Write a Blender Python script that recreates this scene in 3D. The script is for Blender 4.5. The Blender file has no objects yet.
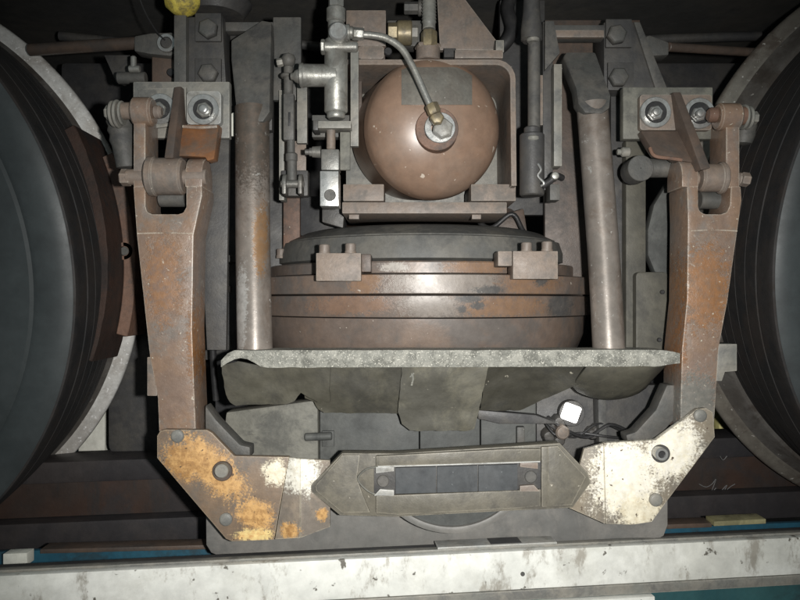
import bpy, bmesh, math, random
from mathutils import Vector, Matrix, noise
random.seed(7)
SC = bpy.context.scene
COL = SC.collection
H = 0.62            # camera height above the pit floor (m)
F = 700.0           # focal length in pixels of an 800 px wide picture

# ------------------------------------------------------------------ camera
cam = bpy.data.cameras.new('camera'); cam.sensor_width = 36; cam.lens = 36 * F / 800
cam.clip_start = 0.02; cam.clip_end = 60
co = bpy.data.objects.new('camera', cam); COL.objects.link(co)
co.location = (0, 0, H); co.rotation_euler = (math.radians(90), 0, 0)
SC.camera = co
# ------------------------------------------------------------------ world: dim workshop ambient
w = bpy.data.worlds.new('World'); SC.world = w; w.use_nodes = True
bg = w.node_tree.nodes['Background']
bg.inputs[0].default_value = (0.80, 0.97, 1.0, 1); bg.inputs[1].default_value = 0.14
# ------------------------------------------------------------------ the camera flash (the only strong light in the photograph)
fl = bpy.data.lights.new('flash', 'SPOT'); fl.energy = 60; fl.color = (1.0, 0.985, 0.95)
fl.spot_size = math.radians(90); fl.spot_blend = 1.0; fl.shadow_soft_size = 0.011
fo = bpy.data.objects.new('flash', fl); COL.objects.link(fo)
fo.location = (0.074, -0.01, H + 0.006); fo.rotation_euler = (math.radians(85.5), 0, math.radians(2))
# ------------------------------------------------------------------ exposure
vs = SC.view_settings
vs.view_transform = 'Standard'; vs.look = 'None'; vs.exposure = 0.0; vs.gamma = 1.0
vs.use_curve_mapping = False

# ================================================================== helpers
def W(px, py, d):
    return Vector(((px - 400) * d / F, d, (300 - py) * d / F + H))

def tmp(): return bmesh.new()

def bev(bm, width, ang=30, seg=2):
    if width <= 0: return bm
    es = [e for e in bm.edges if len(e.link_faces) == 2 and e.calc_face_angle(0) > math.radians(ang)]
    bmesh.ops.bevel(bm, geom=es, offset=width, segments=seg, affect='EDGES', profile=0.6, clamp_overlap=True)
    return bm

def prism3(pts, vec, b=0.0015, seg=2):
    """planar outline (3D points) swept along vec"""
    bm = tmp()
    a = [bm.verts.new(p) for p in pts]
    c = [bm.verts.new(Vector(p) + vec) for p in pts]
    bm.faces.new(a); bm.faces.new(c[::-1])
    n = len(pts)
    for i in range(n): bm.faces.new((a[i], c[i], c[(i + 1) % n], a[(i + 1) % n]))
    bmesh.ops.recalc_face_normals(bm, faces=bm.faces)
    return bev(bm, b, seg=seg)

def prism(pts, d, depth, b=0.0015, seg=2):
    return prism3([W(x, y, d) for x, y in pts], Vector((0, depth, 0)), b, seg)

def box(x0, y0, x1, y1, d, depth, b=0.0015):
    return prism([(x0, y0), (x1, y0), (x1, y1), (x0, y1)], d, depth, b)

def slant(pts, b=0.001, th=0.004):
    """sheet through (px, py, d) points with real thickness backwards"""
    return prism3([W(*p) for p in pts], Vector((0, th, 0.0)), b)

def lathe3(A, axis, prof, seg=32, close=False):
    """profile of (t along axis, radius)"""
    axis = Vector(axis).normalized()
    u = axis.orthogonal().normalized(); v = axis.cross(u)
    A = Vector(A); bm = tmp(); rings = []
    for t, r in prof:
        if r < 1e-6: rings.append([bm.verts.new(A + axis * t)]); continue
        rings.append([bm.verts.new(A + axis * t + (u * math.cos(2 * math.pi * k / seg) + v * math.sin(2 * math.pi * k / seg)) * r) for k in range(seg)])
    for p, q in zip(rings, rings[1:]):
        for k in range(seg):
            k2 = (k + 1) % seg
            if len(p) == 1 and len(q) == 1: continue
            if len(p) == 1: bm.faces.new((p[0], q[k], q[k2]))
            elif len(q) == 1: bm.faces.new((p[k], p[k2], q[0]))
            else: bm.faces.new((p[k], p[k2], q[k2], q[k]))
    for r, in [(rings[0],), (rings[-1],)]:
        if len(r) > 2: bm.faces.new(r)
    bmesh.ops.recalc_face_normals(bm, faces=bm.faces)
    return bm

def rod(A, B, r, seg=20, c=0.0012, r2=None):
    A, B = Vector(A), Vector(B); L = (B - A).length; r2 = r if r2 is None else r2
    c = min(c, L * 0.3, r * 0.5)
    return lathe3(A, B - A, [(0, r - c), (c, r), (L - c, r2), (L, r2 - c)], seg)

def rodp(x0, y0, d0, x1, y1, d1, r, seg=20, c=0.0012):
    return rod(W(x0, y0, d0), W(x1, y1, d1), r * d0 / F, seg, c, r * d0 / F)

def tube(pts, r, seg=12, sub=6):
    """smooth pipe through 3D points (Catmull-Rom)"""
    P = [Vector(p) for p in pts]; Q = []
    for i in range(len(P) - 1):
        p0 = P[max(i - 1, 0)]; p1 = P[i]; p2 = P[i + 1]; p3 = P[min(i + 2, len(P) - 1)]
        for k in range(sub):
            t = k / sub
            Q.append(0.5 * ((2 * p1) + (p2 - p0) * t + (2 * p0 - 5 * p1 + 4 * p2 - p3) * t * t + (3 * p1 - p0 - 3 * p2 + p3) * t ** 3))
    Q.append(P[-1]); bm = tmp(); rings = []; n = None
    for i, q in enumerate(Q):
        t = (Q[min(i + 1, len(Q) - 1)] - Q[max(i - 1, 0)]).normalized()
        n = t.orthogonal().normalized() if n is None else (n - t * n.dot(t)).normalized()
        b = t.cross(n)
        rings.append([bm.verts.new(q + (n * math.cos(2 * math.pi * k / seg) + b * math.sin(2 * math.pi * k / seg)) * r) for k in range(seg)])
    for p, q in zip(rings, rings[1:]):
        for k in range(seg): bm.faces.new((p[k], p[(k + 1) % seg], q[(k + 1) % seg], q[k]))
    bm.faces.new(rings[0]); bm.faces.new(rings[-1])
    bmesh.ops.recalc_face_normals(bm, faces=bm.faces)
    return bm

Y = Vector((0, 1, 0)); X = Vector((1, 0, 0)); Z = Vector((0, 0, 1))
def disc(px, py, d, r, h, seg=28, c=0.001, dome=0.0):
    """short cylinder facing the camera, front at d, r in px"""
    R = r * d / F; c = min(c, h * .4, R * .4)
    prof = [(0, 0)] if dome == 0 else []
    if dome: prof = [(-dome, 0), (-dome * .8, R * .45), (-dome * .35, R * .8)]
    return lathe3(W(px, py, d), Y, prof + [(0, R - c), (c, R), (h, R)], seg)

def ring(px, py, d, r1, r0, h, seg=32):
    A = r1 * d / F; B = r0 * d / F; c = min(0.0008, h * .4)
    return lathe_closed(W(px, py, d), Y, [(h, B), (0, B), (0, A - c), (c, A), (h, A)], seg)

def lathe_closed(A, axis, prof, seg=32):
    axis = Vector(axis).normalized(); u = axis.orthogonal().normalized(); v = axis.cross(u); A = Vector(A)
    bm = tmp(); rings = []
    for t, r in prof:
        rings.append([bm.verts.new(A + axis * t + (u * math.cos(2 * math.pi * k / seg) + v * math.sin(2 * math.pi * k / seg)) * r) for k in range(seg)])
    n = len(rings)
    for i in range(n):
        p, q = rings[i], rings[(i + 1) % n]
        for k in range(seg): bm.faces.new((p[k], p[(k + 1) % seg], q[(k + 1) % seg], q[k]))
    bmesh.ops.recalc_face_normals(bm, faces=bm.faces)
    return bm

def hexa(px, py, d, r, h, rot=0.2, axis=None):
    """hexagon head facing the camera with a chamfered front"""
    R = r * d / F; o = W(px, py, d)
    bm = tmp(); L = []
    for t, k in ((0, .82), (h * .22, 1.0), (h, 1.0)):
        L.append([bm.verts.new(o + Vector((math.cos(rot + i * math.pi / 3) * R * k, t, math.sin(rot + i * math.pi / 3) * R * k))) for i in range(6)])
    for p, q in zip(L, L[1:]):
        for i in range(6): bm.faces.new((p[i], p[(i + 1) % 6], q[(i + 1) % 6], q[i]))
    bm.faces.new(L[0]); bm.faces.new(L[-1])
    bmesh.ops.recalc_face_normals(bm, faces=bm.faces)
    return bev(bm, 0.0004, 20, 1)

def hexrod(A, B, r):
    A, B = Vector(A), Vector(B); L = (B - A).length
    bm = lathe3(A, B - A, [(0, r * .85), (L * .12, r), (L * .88, r), (L, r * .85)], 6)
    return bm

def joined(bms):
    if not isinstance(bms, (list, tuple)): return bms
    out = bms[0]
    for b in bms[1:]:
        me = bpy.data.meshes.new('t'); b.to_mesh(me); b.free(); out.from_mesh(me); bpy.data.meshes.remove(me)
    return out

def jitter(bm, amp, scale=30, cuts=0):
    if cuts: bmesh.ops.subdivide_edges(bm, edges=bm.edges[:], cuts=cuts, use_grid_fill=True)
    for v in bm.verts:
        v.co += noise.noise_vector(v.co * scale) * amp
    return bm

def mesh_obj(name, bms, m, loc, ang=38):
    bm = joined(bms)
    bmesh.ops.translate(bm, verts=bm.verts, vec=-Vector(loc))
    me = bpy.data.meshes.new(name); bm.to_mesh(me); bm.free()
    me.materials.append(m); me.shade_smooth(); me.set_sharp_from_angle(angle=math.radians(ang))
    o = bpy.data.objects.new(name, me); COL.objects.link(o)
    return o

class Thing:
    def __init__(s, name, label, cat, base, group=None):
        s.loc = Vector(base); s.o = bpy.data.objects.new(name, None); COL.objects.link(s.o)
        s.o.empty_display_size = .03; s.o.location = s.loc; s.o['label'] = label; s.o['category'] = cat
        if group: s.o['group'] = group
    def part(s, name, bms, m, parent=None, label=None, ang=38, stuff=False):
        o = mesh_obj(name, bms, m, s.loc, ang); o.parent = parent or s.o
        if label: o['label'] = label
        if stuff: o['kind'] = 'stuff'
        return o
    def rep(s, src, a, b, parent=None):
        """copy of a part moved from pixel point a to b (px,py,d)"""
        c = src.copy(); COL.objects.link(c); c.parent = parent or s.o
        c.location = W(*b) - W(*a)
        for g in src.children:
            e = g.copy(); COL.objects.link(e); e.parent = c
        return c

def single(name, bms, m, label, cat, base, group=None, ang=38):
    o = mesh_obj(name, bms, m, base, ang); o.location = base
    o['label'] = label; o['category'] = cat
    if group: o['group'] = group
    return o

def struct(name, bms, m, base=(0, 0, 0), ang=38):
    o = mesh_obj(name, bms, m, base, ang); o.location = base; o['kind'] = 'structure'
    return o

# ------------------------------------------------------------------ materials
def mat(name, c1, c2, c3=None, rough=.6, metal=0.0, s=22, bump=.35, chips=None, chip_t=.70, grime=.5, edge=None, blobs=None, streak=None, rv=.25, emit=None, wave=0.0, chips2=None, spec=.5, coat=0.0):
    """c1/c2 mottle, c3 grime in patches, chips = small light flecks, edge = worn edge colour,
    blobs = list of (cx, cz, rx, rz, rot, colour a, colour b) of paint that has its own outline"""
    m = bpy.data.materials.new(name); m.use_nodes = True; nt = m.node_tree; N = nt.nodes; L = nt.links
    p = N['Principled BSDF']
    tc = N.new('ShaderNodeTexCoord'); vec = tc.outputs['Object']
    def nz(sc, det=6, ro=.62, v=None, dist=0.0):
        n = N.new('ShaderNodeTexNoise'); n.inputs['Scale'].default_value = sc; n.inputs['Detail'].default_value = det
        n.inputs['Roughness'].default_value = ro; n.inputs['Distortion'].default_value = dist
        L.new(v or vec, n.inputs['Vector']); return n.outputs['Fac']
    def ss(v, a, b):
        r = N.new('ShaderNodeMapRange'); r.interpolation_type = 'SMOOTHSTEP'
        r.inputs[1].default_value = a; r.inputs[2].default_value = b; L.new(v, r.inputs[0]); return r.outputs[0]
    def mix(f, a, b):
        x = N.new('ShaderNodeMix'); x.data_type = 'RGBA'
        L.new(f, x.inputs[0])
        for val, k in ((a, 6), (b, 7)):
            if isinstance(val, tuple): x.inputs[k].default_value = (*val, 1)
            else: L.new(val, x.inputs[k])
        return x.outputs[2]
    def math_(op, a, b=None):
        q = N.new('ShaderNodeMath'); q.operation = op
        for i, v in enumerate((a, b)):
            if v is None: continue
            if isinstance(v, (int, float)): q.inputs[i].default_value = v
            else: L.new(v, q.inputs[i])
        return q.outputs[0]
    n1 = nz(s); n2 = nz(s * 5, 5, .7); n3 = nz(s * .45, 4, .6)
    big = nz(s * .8, 8, .72, dist=.4)
    col = mix(ss(n1, .38, .62), c1, c2)
    if c3: col = mix(math_('MULTIPLY', ss(big, .47, .62), grime * 1.6 if grime < .6 else 1.0), col, c3)
    if streak:
        mp = N.new('ShaderNodeMapping'); mp.inputs['Scale'].default_value = streak[0]; L.new(vec, mp.inputs[0])
        col = mix(math_('MULTIPLY', ss(nz(streak[1], 6, .7, mp.outputs[0]), streak[2], streak[2] + .13), .85), col, streak[3])
    pm = None
    if blobs:
        for (cx, cz, rx, rz, rot, ca, cb) in blobs:
            mp = N.new('ShaderNodeMapping'); mp.vector_type = 'TEXTURE'
            mp.inputs['Location'].default_value = (cx, 0, cz); mp.inputs['Rotation'].default_value = (0, -rot, 0)
            mp.inputs['Scale'].default_value = (rx, 10, rz); L.new(vec, mp.inputs[0])
            ln = N.new('ShaderNodeVectorMath'); ln.operation = 'LENGTH'; L.new(mp.outputs[0], ln.inputs[0])
            v = math_('SUBTRACT', 1.0, ln.outputs['Value'])
            v = math_('ADD', v, math_('ADD', math_('MULTIPLY', math_('SUBTRACT', nz(75, 10, .8), .5), 1.7), math_('MULTIPLY', math_('SUBTRACT', nz(330, 4, .7), .5), 1.3)))
            f = math_('MULTIPLY', ss(v, .10, .50), .95)
            pm = f if pm is None else math_('MAXIMUM', pm, f)
            pc = mix(ss(nz(95, 7, .78), .42, .64), ca, cb)
            col = mix(f, col, pc)
    # fine dirt variation
    hv = N.new('ShaderNodeHueSaturation'); L.new(col, hv.inputs['Color'])
    vv = N.new('ShaderNodeMapRange'); vv.inputs[1].default_value = .25; vv.inputs[2].default_value = .75
    vv.inputs[3].default_value = .80; vv.inputs[4].default_value = 1.20; L.new(n2, vv.inputs[0]); L.new(vv.outputs[0], hv.inputs['Value'])
    col = hv.outputs[0]
    if chips: col = mix(ss(nz(s * 9, 3, .55), chip_t, chip_t + .05), col, chips)
    if chips2:
        c2v = math_('MULTIPLY', ss(nz(s * 3.3, 9, .8, dist=.6), chips2[1], chips2[1] + .035), .8); col = mix(c2v, col, chips2[0])
    if edge:
        bv = N.new('ShaderNodeBevel'); bv.samples = 6; bv.inputs['Radius'].default_value = 0.004
        ge = N.new('ShaderNodeNewGeometry')
        dt = N.new('ShaderNodeVectorMath'); dt.operation = 'DOT_PRODUCT'
        L.new(bv.outputs[0], dt.inputs[0]); L.new(ge.outputs['Normal'], dt.inputs[1])
        e = ss(math_('SUBTRACT', 1.0, dt.outputs['Value']), .03, .25)
        e = math_('MULTIPLY', e, ss(nz(s * 2.2, 6, .75), .36, .54))
        col = mix(e, col, edge)
    L.new(col, p.inputs['Base Color'])
    rr = N.new('ShaderNodeMapRange'); rr.inputs[1].default_value = .3; rr.inputs[2].default_value = .7
    rr.inputs[3].default_value = max(.05, rough - rv * .5); rr.inputs[4].default_value = min(1, rough + rv * .5)
    L.new(big, rr.inputs[0]); L.new(rr.outputs[0], p.inputs['Roughness'])
    p.inputs['Coat Weight'].default_value = coat; p.inputs['Coat Roughness'].default_value = .32
    p.inputs['Metallic'].default_value = metal; p.inputs['Specular IOR Level'].default_value = spec
    if bump:
        b = N.new('ShaderNodeBump'); b.inputs['Strength'].default_value = bump; b.inputs['Distance'].default_value = .0022
        hh = n1
        if wave: hh = math_('ADD', n1, math_('MULTIPLY', nz(s * .9, 3, .5, dist=1.2), wave))
        if pm is not None: hh = math_('ADD', hh, math_('MULTIPLY', pm, .45))
        L.new(math_('ADD', math_('MULTIPLY', n2, .6), math_('ADD', hh, math_('MULTIPLY', nz(s * 22, 3, .6), .22))), b.inputs['Height']); L.new(b.outputs[0], p.inputs['Normal'])
    if emit:
        p.inputs['Emission Color'].default_value = (*emit[0], 1); p.inputs['Emission Strength'].default_value = emit[1]
    return m

CHIP = (.50, .46, .38)
M = {}
def arm_mat(nm, blobs): return mat(nm, (.205, .145, .112), (.24, .158, .108), (.180, .160, .142), rough=.42, s=20, bump=.5, chips=CHIP, chip_t=.68, chips2=((.33, .285, .24), .60), edge=(.66, .60, .50), blobs=blobs, rv=.3, coat=.4)
M['arm'] = arm_mat('dusty brown arm paint', None)
M['arm_orange'] = mat('orange rust', (.24, .105, .04), (.17, .08, .04), (.11, .08, .06), rough=.45, s=18, bump=.35, chips=CHIP, chip_t=.74)
M['cast'] = mat('dusty cast steel', (.185, .152, .13), (.215, .165, .13), (.13, .118, .105), rough=.55, s=26, bump=.35, chips=CHIP, chip_t=.73, edge=(.40, .36, .31))
M['grey'] = mat('grimy grey steel', (.080, .080, .075), (.108, .101, .09), (.05, .05, .05), rough=.6, s=20, bump=.4, chips=(.25, .23, .2), chip_t=.74)
M['grey_light'] = mat('dusty grey plate', (.19, .19, .172), (.24, .225, .195), (.12, .12, .115), rough=.5, s=20, bump=.3, edge=(.42, .40, .35))
M['pale'] = mat('pale grey plate', (.27, .275, .265), (.33, .32, .29), (.17, .16, .14), rough=.45, s=22, bump=.25, edge=(.6, .6, .57))
M['dark'] = mat('black grime', (.040, .040, .042), (.062, .058, .054), (.028, .028, .03), rough=.7, s=14, bump=.45)
M['side_grey'] = mat('brownish grime', (.082, .078, .062), (.10, .094, .074), (.06, .058, .05), rough=.6, s=14, bump=.35)
M['dark2'] = mat('oily dark steel', (.055, .054, .054), (.078, .073, .066), (.04, .04, .042), rough=.55, s=16, bump=.4, chips=(.2, .18, .16), chip_t=.75)
M['brown_dark'] = mat('brown oily plate', (.085, .064, .052), (.108, .076, .058), (.06, .052, .047), rough=.5, s=14, bump=.35)
M['tyre'] = mat('black tyre rubber', (.018, .018, .019), (.030, .027, .026), (.026, .02, .017), rough=.75, s=18, bump=.3)
M['tyre_side'] = mat('dusty tyre sidewall', (.040, .048, .050), (.050, .059, .061), (.033, .039, .041), rough=.5, s=5, bump=.12, streak=((1, 1, 1), 3, .58, (.062, .070, .070)))
M['tread_steel'] = mat('worn flange with painted highlight', (.80, .79, .76), (.68, .665, .63), (.48, .45, .41), rough=.34, metal=.2, s=18, bump=.22, chips=(.97, .96, .94), chip_t=.62, coat=.5)  # worn steel; the flash highlight is painted in as a very pale base
M['tread_dull'] = mat('dull worn tread', (.17, .16, .148), (.13, .118, .105), (.075, .062, .052), rough=.42, metal=.35, s=14, bump=.3, chips=(.55, .53, .49), chip_t=.69)
M['tread_brown'] = mat('dull brown steel rim', (.24, .215, .185), (.30, .275, .235), (.13, .10, .08), rough=.36, metal=.5, s=16, bump=.25, chips=(.7, .68, .62), chip_t=.66, coat=.3)
M['steel'] = mat('bright steel', (.52, .53, .52), (.62, .62, .60), (.36, .35, .33), rough=.32, metal=.75, s=40, bump=.12)
M['alu'] = mat('cast alloy', (.31, .31, .29), (.38, .375, .34), (.20, .19, .17), rough=.42, metal=.55, s=30, bump=.25)
M['alu_dark'] = mat('dirty alloy', (.15, .15, .14), (.20, .19, .17), (.10, .095, .09), rough=.45, metal=.4, s=30, bump=.25)
M['brass'] = mat('dull brass', (.27, .22, .13), (.21, .175, .11), (.14, .12, .09), rough=.45, metal=.35, s=50, bump=.1)
M['tank'] = mat('brown tank paint', (.250, .164, .116), (.265, .171, .120), (.23, .172, .134), rough=.42, s=9, bump=.07, chips=(.55, .47, .39), chip_t=.685, grime=.3, rv=.1, chips2=((.13, .105, .085), .66), spec=.6, coat=.38)
def drum_mat(nm, blobs=None): return mat(nm, (.165, .130, .110), (.195, .145, .115), (.125, .114, .106), rough=.42, metal=.08, s=12, bump=.24, chips=(.48, .43, .37), chip_t=.71, chips2=((.105, .095, .09), .64), rv=.3, blobs=blobs, coat=.2)
M['drum'] = drum_mat('brown drum steel')
M['drum_orange'] = mat('orange stained drum', (.20, .145, .118), (.25, .15, .088), (.15, .13, .118), rough=.38, metal=.12, s=9, bump=.12, rv=.16, chips=(.45, .4, .34), chip_t=.74)
M['rubber'] = mat('grey rubber', (.11, .11, .104), (.145, .138, .122), (.075, .075, .072), rough=.62, s=18, bump=.25, chips=(.35, .33, .28), chip_t=.75)
def post_mat(nm, blobs): return mat(nm, (.225, .20, .178), (.265, .232, .205), (.165, .130, .105), rough=.36, metal=.3, s=13, bump=.12, chips=(.62, .60, .56), chip_t=.70, chips2=((.42, .41, .385), .60), rv=.2, blobs=blobs)
M['post'] = post_mat('worn post tube', None)
PB = W(255, 352, 1.0)
def pb(px, py, rx, rz, ca, cb): q = W(px, py, 1.02) - PB; return (q.x, q.z, rx * 1.02 / F, rz * 1.02 / F, 0, ca, cb)
M['post_left'] = post_mat('worn post tube with rust', [pb(263, 240, 9, 52, (.27, .155, .075), (.245, .165, .105)), pb(252, 130, 40, 85, (.105, .090, .076), (.14, .108, .086)), pb(246, 310, 9, 60, (.46, .45, .43), (.36, .35, .33))])
M['galv'] = mat('pale worn edge', (.225, .225, .198), (.33, .325, .285), (.12, .12, .104), rough=.65, s=60, bump=.8, chips=(.66, .64, .56), chip_t=.61, chips2=((.44, .43, .37), .585))
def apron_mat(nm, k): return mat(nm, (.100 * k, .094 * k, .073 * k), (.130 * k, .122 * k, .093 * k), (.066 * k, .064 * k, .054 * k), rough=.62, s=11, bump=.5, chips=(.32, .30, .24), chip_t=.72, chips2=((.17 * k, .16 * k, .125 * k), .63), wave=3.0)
M['apron'] = apron_mat('dusty rubber apron', .82); M['apron_pale'] = apron_mat('pale dusty rubber flap', 1.12); M['apron_shade'] = apron_mat('rubber flap with shade in its colour', .5)  # the darkest copy carries the shadow on its flap as base colour
M['casing'] = mat('pale worn casing', (.125, .122, .104), (.175, .17, .143), (.085, .085, .076), rough=.65, s=24, bump=.4, streak=((1, 1, 3), 20, .56, (.09, .088, .078)))
M['casing_grey'] = mat('grey casing', (.070, .074, .071), (.090, .092, .085), (.050, .052, .050), rough=.65, s=12, bump=.4, chips2=((.16, .16, .145), .65))
M['tray'] = mat('grey skid plate', (.155, .152, .142), (.19, .18, .165), (.115, .115, .11), rough=.55, s=10, bump=.22)
M['shoe'] = mat('dusty shoe holder', (.122, .112, .089), (.152, .138, .108), (.088, .082, .07), rough=.55, s=18, bump=.4, edge=(.44, .40, .32), chips=CHIP, chip_t=.715, chips2=((.26, .24, .19), .64))
M['carbon'] = mat('blue grey contact strip', (.064, .069, .073), (.080, .084, .087), (.052, .055, .058), rough=.85, s=18, bump=.25, chips=(.22, .23, .24), chip_t=.69)
M['white'] = mat('dirty white paint', (.68, .685, .64), (.76, .76, .71), (.50, .495, .44), rough=.5, s=6, bump=.15, grime=.35, chips=(.13, .12, .10), chip_t=.66, chips2=((.16, .15, .125), .635), streak=((1.0, 1.0, .5), 26, .545, (.30, .275, .23)))
M['blue'] = mat('blue paint', (.016, .080, .125), (.022, .10, .15), (.02, .04, .05), rough=.5, s=12, bump=.2)
M['teal'] = mat('dark teal paint', (.02, .075, .085), (.03, .095, .10), (.02, .04, .045), rough=.6, s=8, bump=.2)
M['yellow'] = mat('yellow paint', (.30, .275, .14), (.34, .315, .18), (.18, .165, .09), rough=.6, s=20, bump=.25)
M['yellow_spot'] = mat('speckled yellow paint', (.72, .60, .12), (.55, .43, .07), (.14, .12, .06), rough=.6, s=60, bump=.5)
M['rail'] = mat('black rail steel', (.034, .031, .033), (.050, .043, .042), (.025, .024, .027), rough=.6, s=9, bump=.3)
M['rail_rust'] = mat('rusty rail web', (.052, .030, .022), (.042, .030, .025), (.030, .027, .028), rough=.65, s=9, bump=.35, streak=((1, 1, .2), 22, .53, (.032, .028, .027)))
M['block'] = mat('brown brake block', (.036, .023, .018), (.052, .027, .019), (.022, .018, .017), rough=.75, s=16, bump=.7)
M['holder'] = mat('orange brown holder', (.20, .115, .08), (.15, .09, .065), (.09, .07, .06), rough=.6, s=22, bump=.45, chips=CHIP, chip_t=.72)
M['black'] = mat('black rubber boot', (.020, .020, .021), (.034, .033, .033), (.015, .015, .016), rough=.5, s=26, bump=.3)
M['ground'] = mat('pit floor', (.06, .062, .06), (.09, .088, .08), (.04, .04, .04), rough=.85, s=4, bump=.5)
M['concrete'] = mat('pale concrete', (.70, .70, .62), (.78, .77, .69), (.55, .54, .47), rough=.8, s=9, bump=.4)
M['yellow_board'] = mat('yellow board', (.70, .64, .26), (.76, .70, .36), (.5, .45, .2), rough=.6, s=14, bump=.2)
M['underframe'] = mat('sooty underframe', (.062, .061, .058), (.088, .082, .072), (.045, .045, .045), rough=.8, s=7, bump=.5)
M['paper'] = mat('dull plate', (.155, .148, .130), (.185, .172, .148), (.135, .122, .105), rough=.45, s=30, bump=.2, chips=(.5, .48, .45), chip_t=.70, coat=.2)
M['glow_spot'] = mat('glowing spot', (.8, .8, .76), (.8, .8, .78), None, rough=.4, s=10, bump=0, emit=((1, .98, .93), 4))  # emission stands in for a bright spot in the recess
M['chalk'] = mat('chalk', (.20, .20, .20), (.13, .13, .13), None, rough=.9, s=60, bump=0)

# ================================================================== the setting
def plane(x0, x1, y0, y1, z, th):
    bm = tmp(); bmesh.ops.create_cube(bm, size=1)
    for v in bm.verts: v.co = Vector(((x0 + x1) / 2 + v.co.x * (x1 - x0), (y0 + y1) / 2 + v.co.y * (y1 - y0), z + (v.co.z - .5) * th))
    return bm
struct('ground', plane(-4, 4, -1.5, 4.2, 0.0, .1), M['ground'])
struct('back_wall', plane(-4, 4, 2.6, 2.7, 2.0, 2.2), M['dark'])
struct('ceiling', jitter(plane(-4, 4, .95, 2.6, H + .66, .1), .002, 12, 0), M['underframe'])

# white painted edge beam, nearest the camera, running a little away to the right
def along(px0, py0, d0, px1, py1, d1):
    return W(px0, py0, d0), W(px1, py1, d1)
A, B = along(-60, 579, .86, 860, 534.5, 1.0)
du = (B - A); nrm = Vector((-du.y, du.x, 0)).normalized()   # pointing away from the camera
def bar(A, B, zt, zb, n0, n1, b=.001):
    """bar along A-B, from height offset zt to zb, between normal offsets n0..n1"""
    pts = [A + nrm * n0 + Z * zt, A + nrm * n1 + Z * zt, A + nrm * n1 + Z * zb, A + nrm * n0 + Z * zb]
    return prism3(pts, B - A, b)
def seg(t0, t1): return A + du * t0, A + du * t1
T = Thing('edge_beam', 'long dirty white painted beam along the bottom of the picture', 'beam', A + du * .5 + Z * -.1)
T.part('web', bar(A, B, 0, -.052, 0, .012, .0015), M['white'])
T.part('lower_flange', bar(A, B, -.0525, -.066, -.002, .05), M['grey_light'], label='grey green strip under the white face')
T.part('top_flange', bar(A, B, .0025, -.006, .0125, .024), M['grey_light'], label='grey lip behind the white face')
T.part('seal_strip', bar(A, B, -.003, -.02, .0245, .050), M['dark'], label='black strip behind the lip')
a, b = seg(.505, .64); T.part('joint_cover', bar(a, b, .0055, .0027, .012, .040), M['pale'], label='pale cover with a dark slot')
a, b = seg(.565, .60); T.part('joint_gap', bar(a, b, .0065, .0057, .014, .037), M['dark'])
a, b = seg(.69, .70)
T.part('rivet', [lathe3(A + du * .5975 - Z * .031 - nrm * .0022, nrm, [(0, 0), (0, .0022), (.001, .003), (.003, .003)], 14)], M['grey'])
a, b = seg(.30, .745)
T.part('lower_plate', bar(a, b, -.0665, -.12, -.012, .0), M['white'], label='white plate under the beam')
single('pit_panel', bar(A, B, -.07, -.40, .012, .03), M['teal'], 'dark teal panel below the white beam at lower right', 'panel', A + du * .5 - Z * .4)
# blue trough behind the beam
T = Thing('cable_trough', 'blue painted trough between the white beam and the black rail', 'trough', W(400, 560, 1.12))
def sbox(x0, yt0, x1, yt1, hgt, d0, d1, depth, b=.001):
    P = [W(x0, yt0, d0), W(x1, yt1, d1)]
    return prism3([P[0], P[1], P[1] - Z * hgt, P[0] - Z * hgt], Y * depth, b)
T.part('side_wall', sbox(-30, 553, 840, 521, .11, 1.06, 1.13, .01), M['blue'])
T.part('lid', sbox(40, 549.5, 210, 545, .0065, 1.058, 1.066, .03), M['brown_dark'], label='brown lid strip')
T.part('lid', sbox(655, 525, 712, 523, .007, 1.10, 1.11, .03), M['brown_dark'], label='brown lid strip')
T.part('lid', sbox(714, 521.5, 766, 519, .0075, 1.10, 1.108, .03), M['yellow'], label='yellow lid strip')
single('marker_plate', sbox(3, 554, 27, 553, .018, 1.02, 1.02, .02), M['concrete'], 'small pale plate at the left end of the blue trough', 'plate', W(15, 566, 1.02))

# black steel rail behind
T = Thing('rail', 'black steel rail with rusty web running behind the shoe gear', 'rail', W(400, 545, 1.24))
ra, rb = W(-60, 466, 1.19), W(870, 432.5, 1.31)
rd = rb - ra; rn = Vector((-rd.y, rd.x, 0)).normalized()
def rbar(zt, zb, n0, n1, b=.003, t0=0, t1=1):
    a = ra + rd * t0; pts = [a + rn * n0 + Z * zt, a + rn * n1 + Z * zt, a + rn * n1 + Z * zb, a + rn * n0 + Z * zb]
    return prism3(pts, rd * (t1 - t0), b)
T.part('head', rbar(0, -.038, 0, .09, .006), M['rail'])
T.part('web', rbar(-.0385, -.100, .018, .06, .002), M['rail_rust'], label='rusty brown web')
T.part('foot', rbar(-.1005, -.150, -.012, .10, .006), M['rail'])
ch = [[(699, 484), (706, 487), (712, 484), (716, 479), (712, 490), (710, 494), (716, 488)], [(722, 490), (727, 485), (724, 492), (730, 487), (735, 484)], [(720, 456), (723, 460), (727, 456)]]
def on_rail(px, py, off):
    # point of the camera ray on the rail's web plane (or head plane)
    dirv = W(px, py, 1.0) - W(400, 300, 0) ; o = Vector((0, 0, H)); p0 = ra + rn * off
    dirv = W(px, py, 1.0) - o
    t = (p0 - o).dot(rn) / dirv.dot(rn); return o + dirv * t
for c in ch:
    off = -.0005 if c[0][1] < 470 else .0175
    T.part('chalk_mark', tube([on_rail(x, y, off) for x, y in c], .0007, 5, 4), M['chalk'])

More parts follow.
